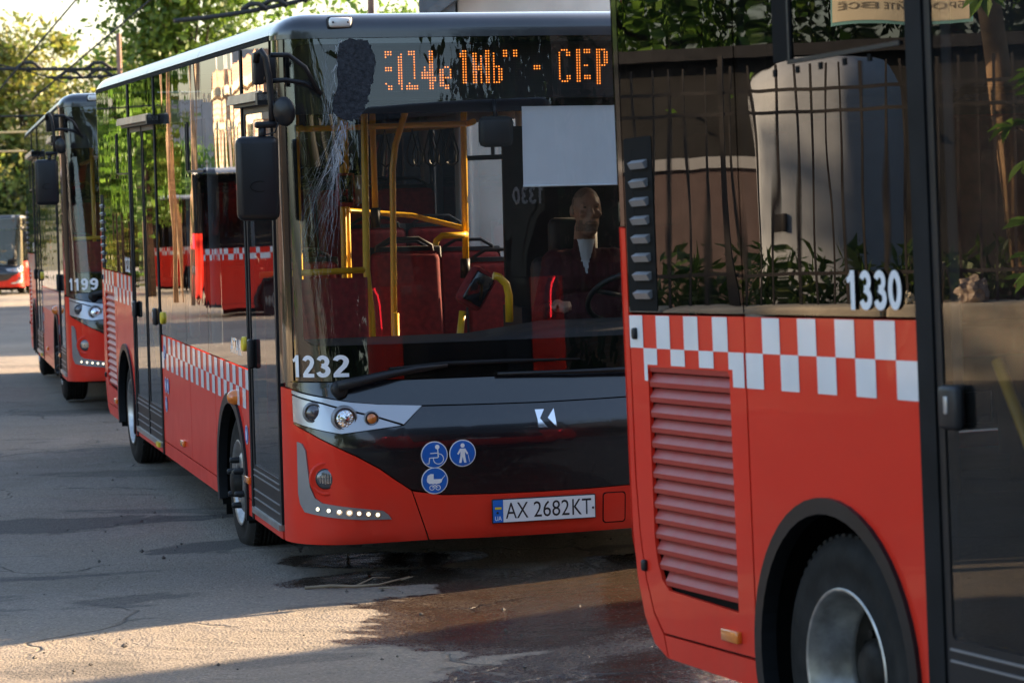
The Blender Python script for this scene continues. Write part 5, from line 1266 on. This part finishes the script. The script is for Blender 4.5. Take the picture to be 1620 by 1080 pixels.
gb = empty('grey_building', 'plain grey stepped building mirrored between the poles in bus 1232', 'building', (-42, 100, gz(-42, 100)), rot=(0, 0, R(20)))
wallbox('wall', (0, 0, 3.6), (10, 12, 7.2), 'grey_wall', gb); wallbox('tower', (0, -2, 4.6), (4, 4, 9.2), 'grey_wall', gb); wallbox('tower', (0, 4, 4.2), (3, 2.4, 8.4), 'pale_wall', gb)
for k in range(4):
    o = wallbox('window', (5.02, -4.5+k*3, 3.5), (.1, 1.2, 1.6), 'window_white', gb); q = MB(); q.box((5.06, -4.5+k*3, 3.5), (.05, 1.05, 1.45)); q.build('pane', 'window_dark', o)
sh = empty('shade_workshop', 'unseen brick block added to shade the foreground asphalt', 'building', (0, 0, 0)); g1 = gz(18, 12)  # out of view, added to cast the shade over the foreground
wallbox('wall', (21.3, 7.3, g1+4.4), (16.8, 26.2, 9.2), 'lit_brick', sh); wallbox('roof', (21.3, 7.2, g1+9.05), (16.9, 26.2, .25), 'roof_grey', sh)
for k in range(4): o = wallbox('window', (12.88, 7+k*3.6, g1+3), (.1, 1.6, 2), 'window_white', sh); q = MB(); q.box((12.82, 7+k*3.6, g1+3), (.05, 1.45, 1.8)); q.build('pane', 'window_dark', o)

ls = empty('shade_shed', 'unseen low grey shed added behind the buses to shade the far ground', 'building', (-3.4, 60.9, gz(-3.4, 60.9)), rot=(0, 0, math.pi/2-SUN_AZ))  # hidden block, added to shade the far end of the yard
wallbox('wall', (0, 0, 2.0), (4, 18, 4.2), 'grey_wall', ls); wallbox('roof', (0, 0, 4.2), (4.3, 18.3, .15), 'roof_grey', ls)
ga = empty('shade_garage', 'unseen long rendered block added beyond the buses to shade the yard', 'building', (9.65, 28.1, 0), rot=(0, 0, math.pi/2-SUN_AZ))  # out of view, added to shade the ground left of the buses
wallbox('wall', (0, 0, 2.4), (8, 14, 5.4), 'pale_wall', ga); wallbox('roof', (0, 0, 5.2), (8.1, 14.1, .22), 'roof_grey', ga)
for k in range(3): o = wallbox('garage_door', (-4.03, -4.5+k*4.5, 1.7), (.1, 3, 3.4), 'roof_grey', ga); q = MB(); q.box((-4.10, -4.5+k*4.5, 2.6), (.04, 2.2, .5)); q.build('pane', 'window_dark', o)

# ------------------------------------------------------------------ poles and cables
def pole(nm, lb, x, y, h, r, mat, lean=(0, 0), arm=True):
    b = MB(); z = gz(x, y); b.tube([(x, y, z-.2), (x+lean[0]*.5, y+lean[1]*.5, z+h*.5), (x+lean[0], y+lean[1], z+h)], [r*1.15, r, r*.85], 12); arm and b.tube([(x-.5+lean[0], y+lean[1], z+h-.3), (x+.5+lean[0], y+lean[1], z+h-.3)], .03, 6); return tag(b.build(nm, mat), lb, 'pole')
pole('utility_pole', 'short brown pole among the trees carrying the cables', -7.25, 50, 5.4, .055, 'brick_pole', arm=False)
pole('utility_pole', 'reddish pole rising above the roof of bus 1232 by the pale building', -2.55, 51, 11, .065, 'brick_pole')
pole('utility_pole', 'sunlit tan pole mirrored in bus 1232 beside the open vent gap', -19.65, 57.8, 9, .07, 'wood_pole', (.35, 0)); pole('utility_pole', 'thinner tan pole mirrored in bus 1232 next to the grey building', -18.7, 54.8, 9, .055, 'wood_pole', (-.3, 0))
pole('utility_pole', 'tan pole mirrored in the windscreen corner of bus 1232', -9.0, -4.0, 11, .16, 'wood_pole', (.2, 0))
def cable(lb, a, b_, sag, r, knots=(), fittings=True):
    a, b_ = Vector(a), Vector(b_); q = MB(); pts = [a.lerp(b_, t/20)-Vector((0, 0, sag*4*(t/20)*(1-t/20))) for t in range(21)]; q.tube(pts, r, 6)
    for k in knots: p = pts[k]; q.tube([p+Vector((-.25, 0, 0)), p+Vector((-.08, 0, .12)), p+Vector((.08, 0, .12)), p+Vector((.25, 0, 0))], r*1.1, 6); q.ell(p, (.07, .05, .05), 8)
    return tag(q.build('cable', 'wire'), lb, 'cable', 'overhead cables')
cable('thick black cable with clamps running to the brown pole', (-16, 50, 4.5), (-7.2, 50, 4.12), .05, .035, (10, 14, 16, 19)); cable('lower short clamped cable left of the brown pole', (-8.6, 50, 4.0), (-7.2, 50, 4.02), .03, .03, (6, 14))
cable('lower grey cable crossing the bushes', (-16, 50, 3.5), (-7.2, 50, 3.3), .08, .02); cable('thin wire slanting up through the tree tops', (-9.6, 50, 3.7), (-5.6, 49, 7.9), .02, .018); cable('thin wire slanting up beside the dense green tree', (-8.9, 50, 3.6), (-3.2, 49, 8.0), .02, .018)
cable('drooping wire at the picture edge above the clamped cable', (-14, 50, 4.0), (-8.3, 50, 3.9), -.5, .016); cable('tangled service cable above the roof of bus 1232', (-6.2, 50, 5.0), (-2.5, 51, 5.75), .12, .05, (8, 10, 12, 14))
for i, z in enumerate((3.35, 2.85)): q = MB(); q.tube([(-16, 70, z), (-11.5, 70, z)], .03, 6); tag(q.build('gas_pipe', 'pipe_yellow'), 'upper pale pipe crossing the bushes' if i == 0 else 'lower pale pipe crossing the bushes', 'pipe')
for i, (x0, y0, x1, y1, z) in enumerate(((-9, -4, 26, 2, 9.6), (-9, -4, 26, 4, 9.0), (-9, -4, 24, 6, 8.5))): cable(('top', 'middle', 'bottom')[i]+' wire of the three mirrored in the windscreen of bus 1232', (x0, y0, z), (x1, y1, z+.6), .5, .02)

# ------------------------------------------------------------------ small things on the asphalt
b = MB(); zt = lambda x, y: gz(x, y)+.012
def gp(x, y, dz=0): return (x, y, zt(x, y)+dz)
b.tube([gp(-1.02, 12.62), gp(-.9, 12.58, .01), gp(-.78, 12.60), gp(-.66, 12.52, .015), gp(-.52, 12.66, .03)], [.008, .009, .008, .006, .003], 6)
b.tube([gp(-.78, 12.60), gp(-.70, 12.75, .02), gp(-.62, 12.80, .01)], [.006, .004, .002], 5); b.tube([gp(-.66, 12.52), gp(-.60, 12.44, .01), gp(-.55, 12.36)], [.005, .004, .002], 5); b.tube([gp(-.56, 12.62, .02), gp(-.5, 12.58, .04)], [.004, .002], 5)
tag(b.build('fallen_twig', 'twig'), 'dry forked twig lying at the puddle edge in front of bus 1232', 'twig')
rng = random.Random(3); b = MB()
for k in range(420):
    x = rng.uniform(-3.6, 2.4); y = rng.choice((rng.uniform(9, 15), rng.uniform(9, 24))); r = rng.choice((.004, .005, .006, .008, .012)) if rng.random() < .93 else rng.uniform(.010, .016)
    c = Vector((x, y, gz(x, y)+r*.3)); pts = [Vector((rng.uniform(.6, 1.2)*sx*r, 0, 0)) for sx in (-1, 1)]+[Vector((0, rng.uniform(.6, 1.2)*sx*r, 0)) for sx in (-1, 1)]+[Vector((0, 0, rng.uniform(.5, 1)*r)), Vector((0, 0, -r*.6))]
    b.add([c+p for p in pts], [(0, 2, 4), (2, 1, 4), (1, 3, 4), (3, 0, 4), (2, 0, 5), (1, 2, 5), (3, 1, 5), (0, 3, 5)])
b.build('gravel', 'stone', None, kind='stuff')
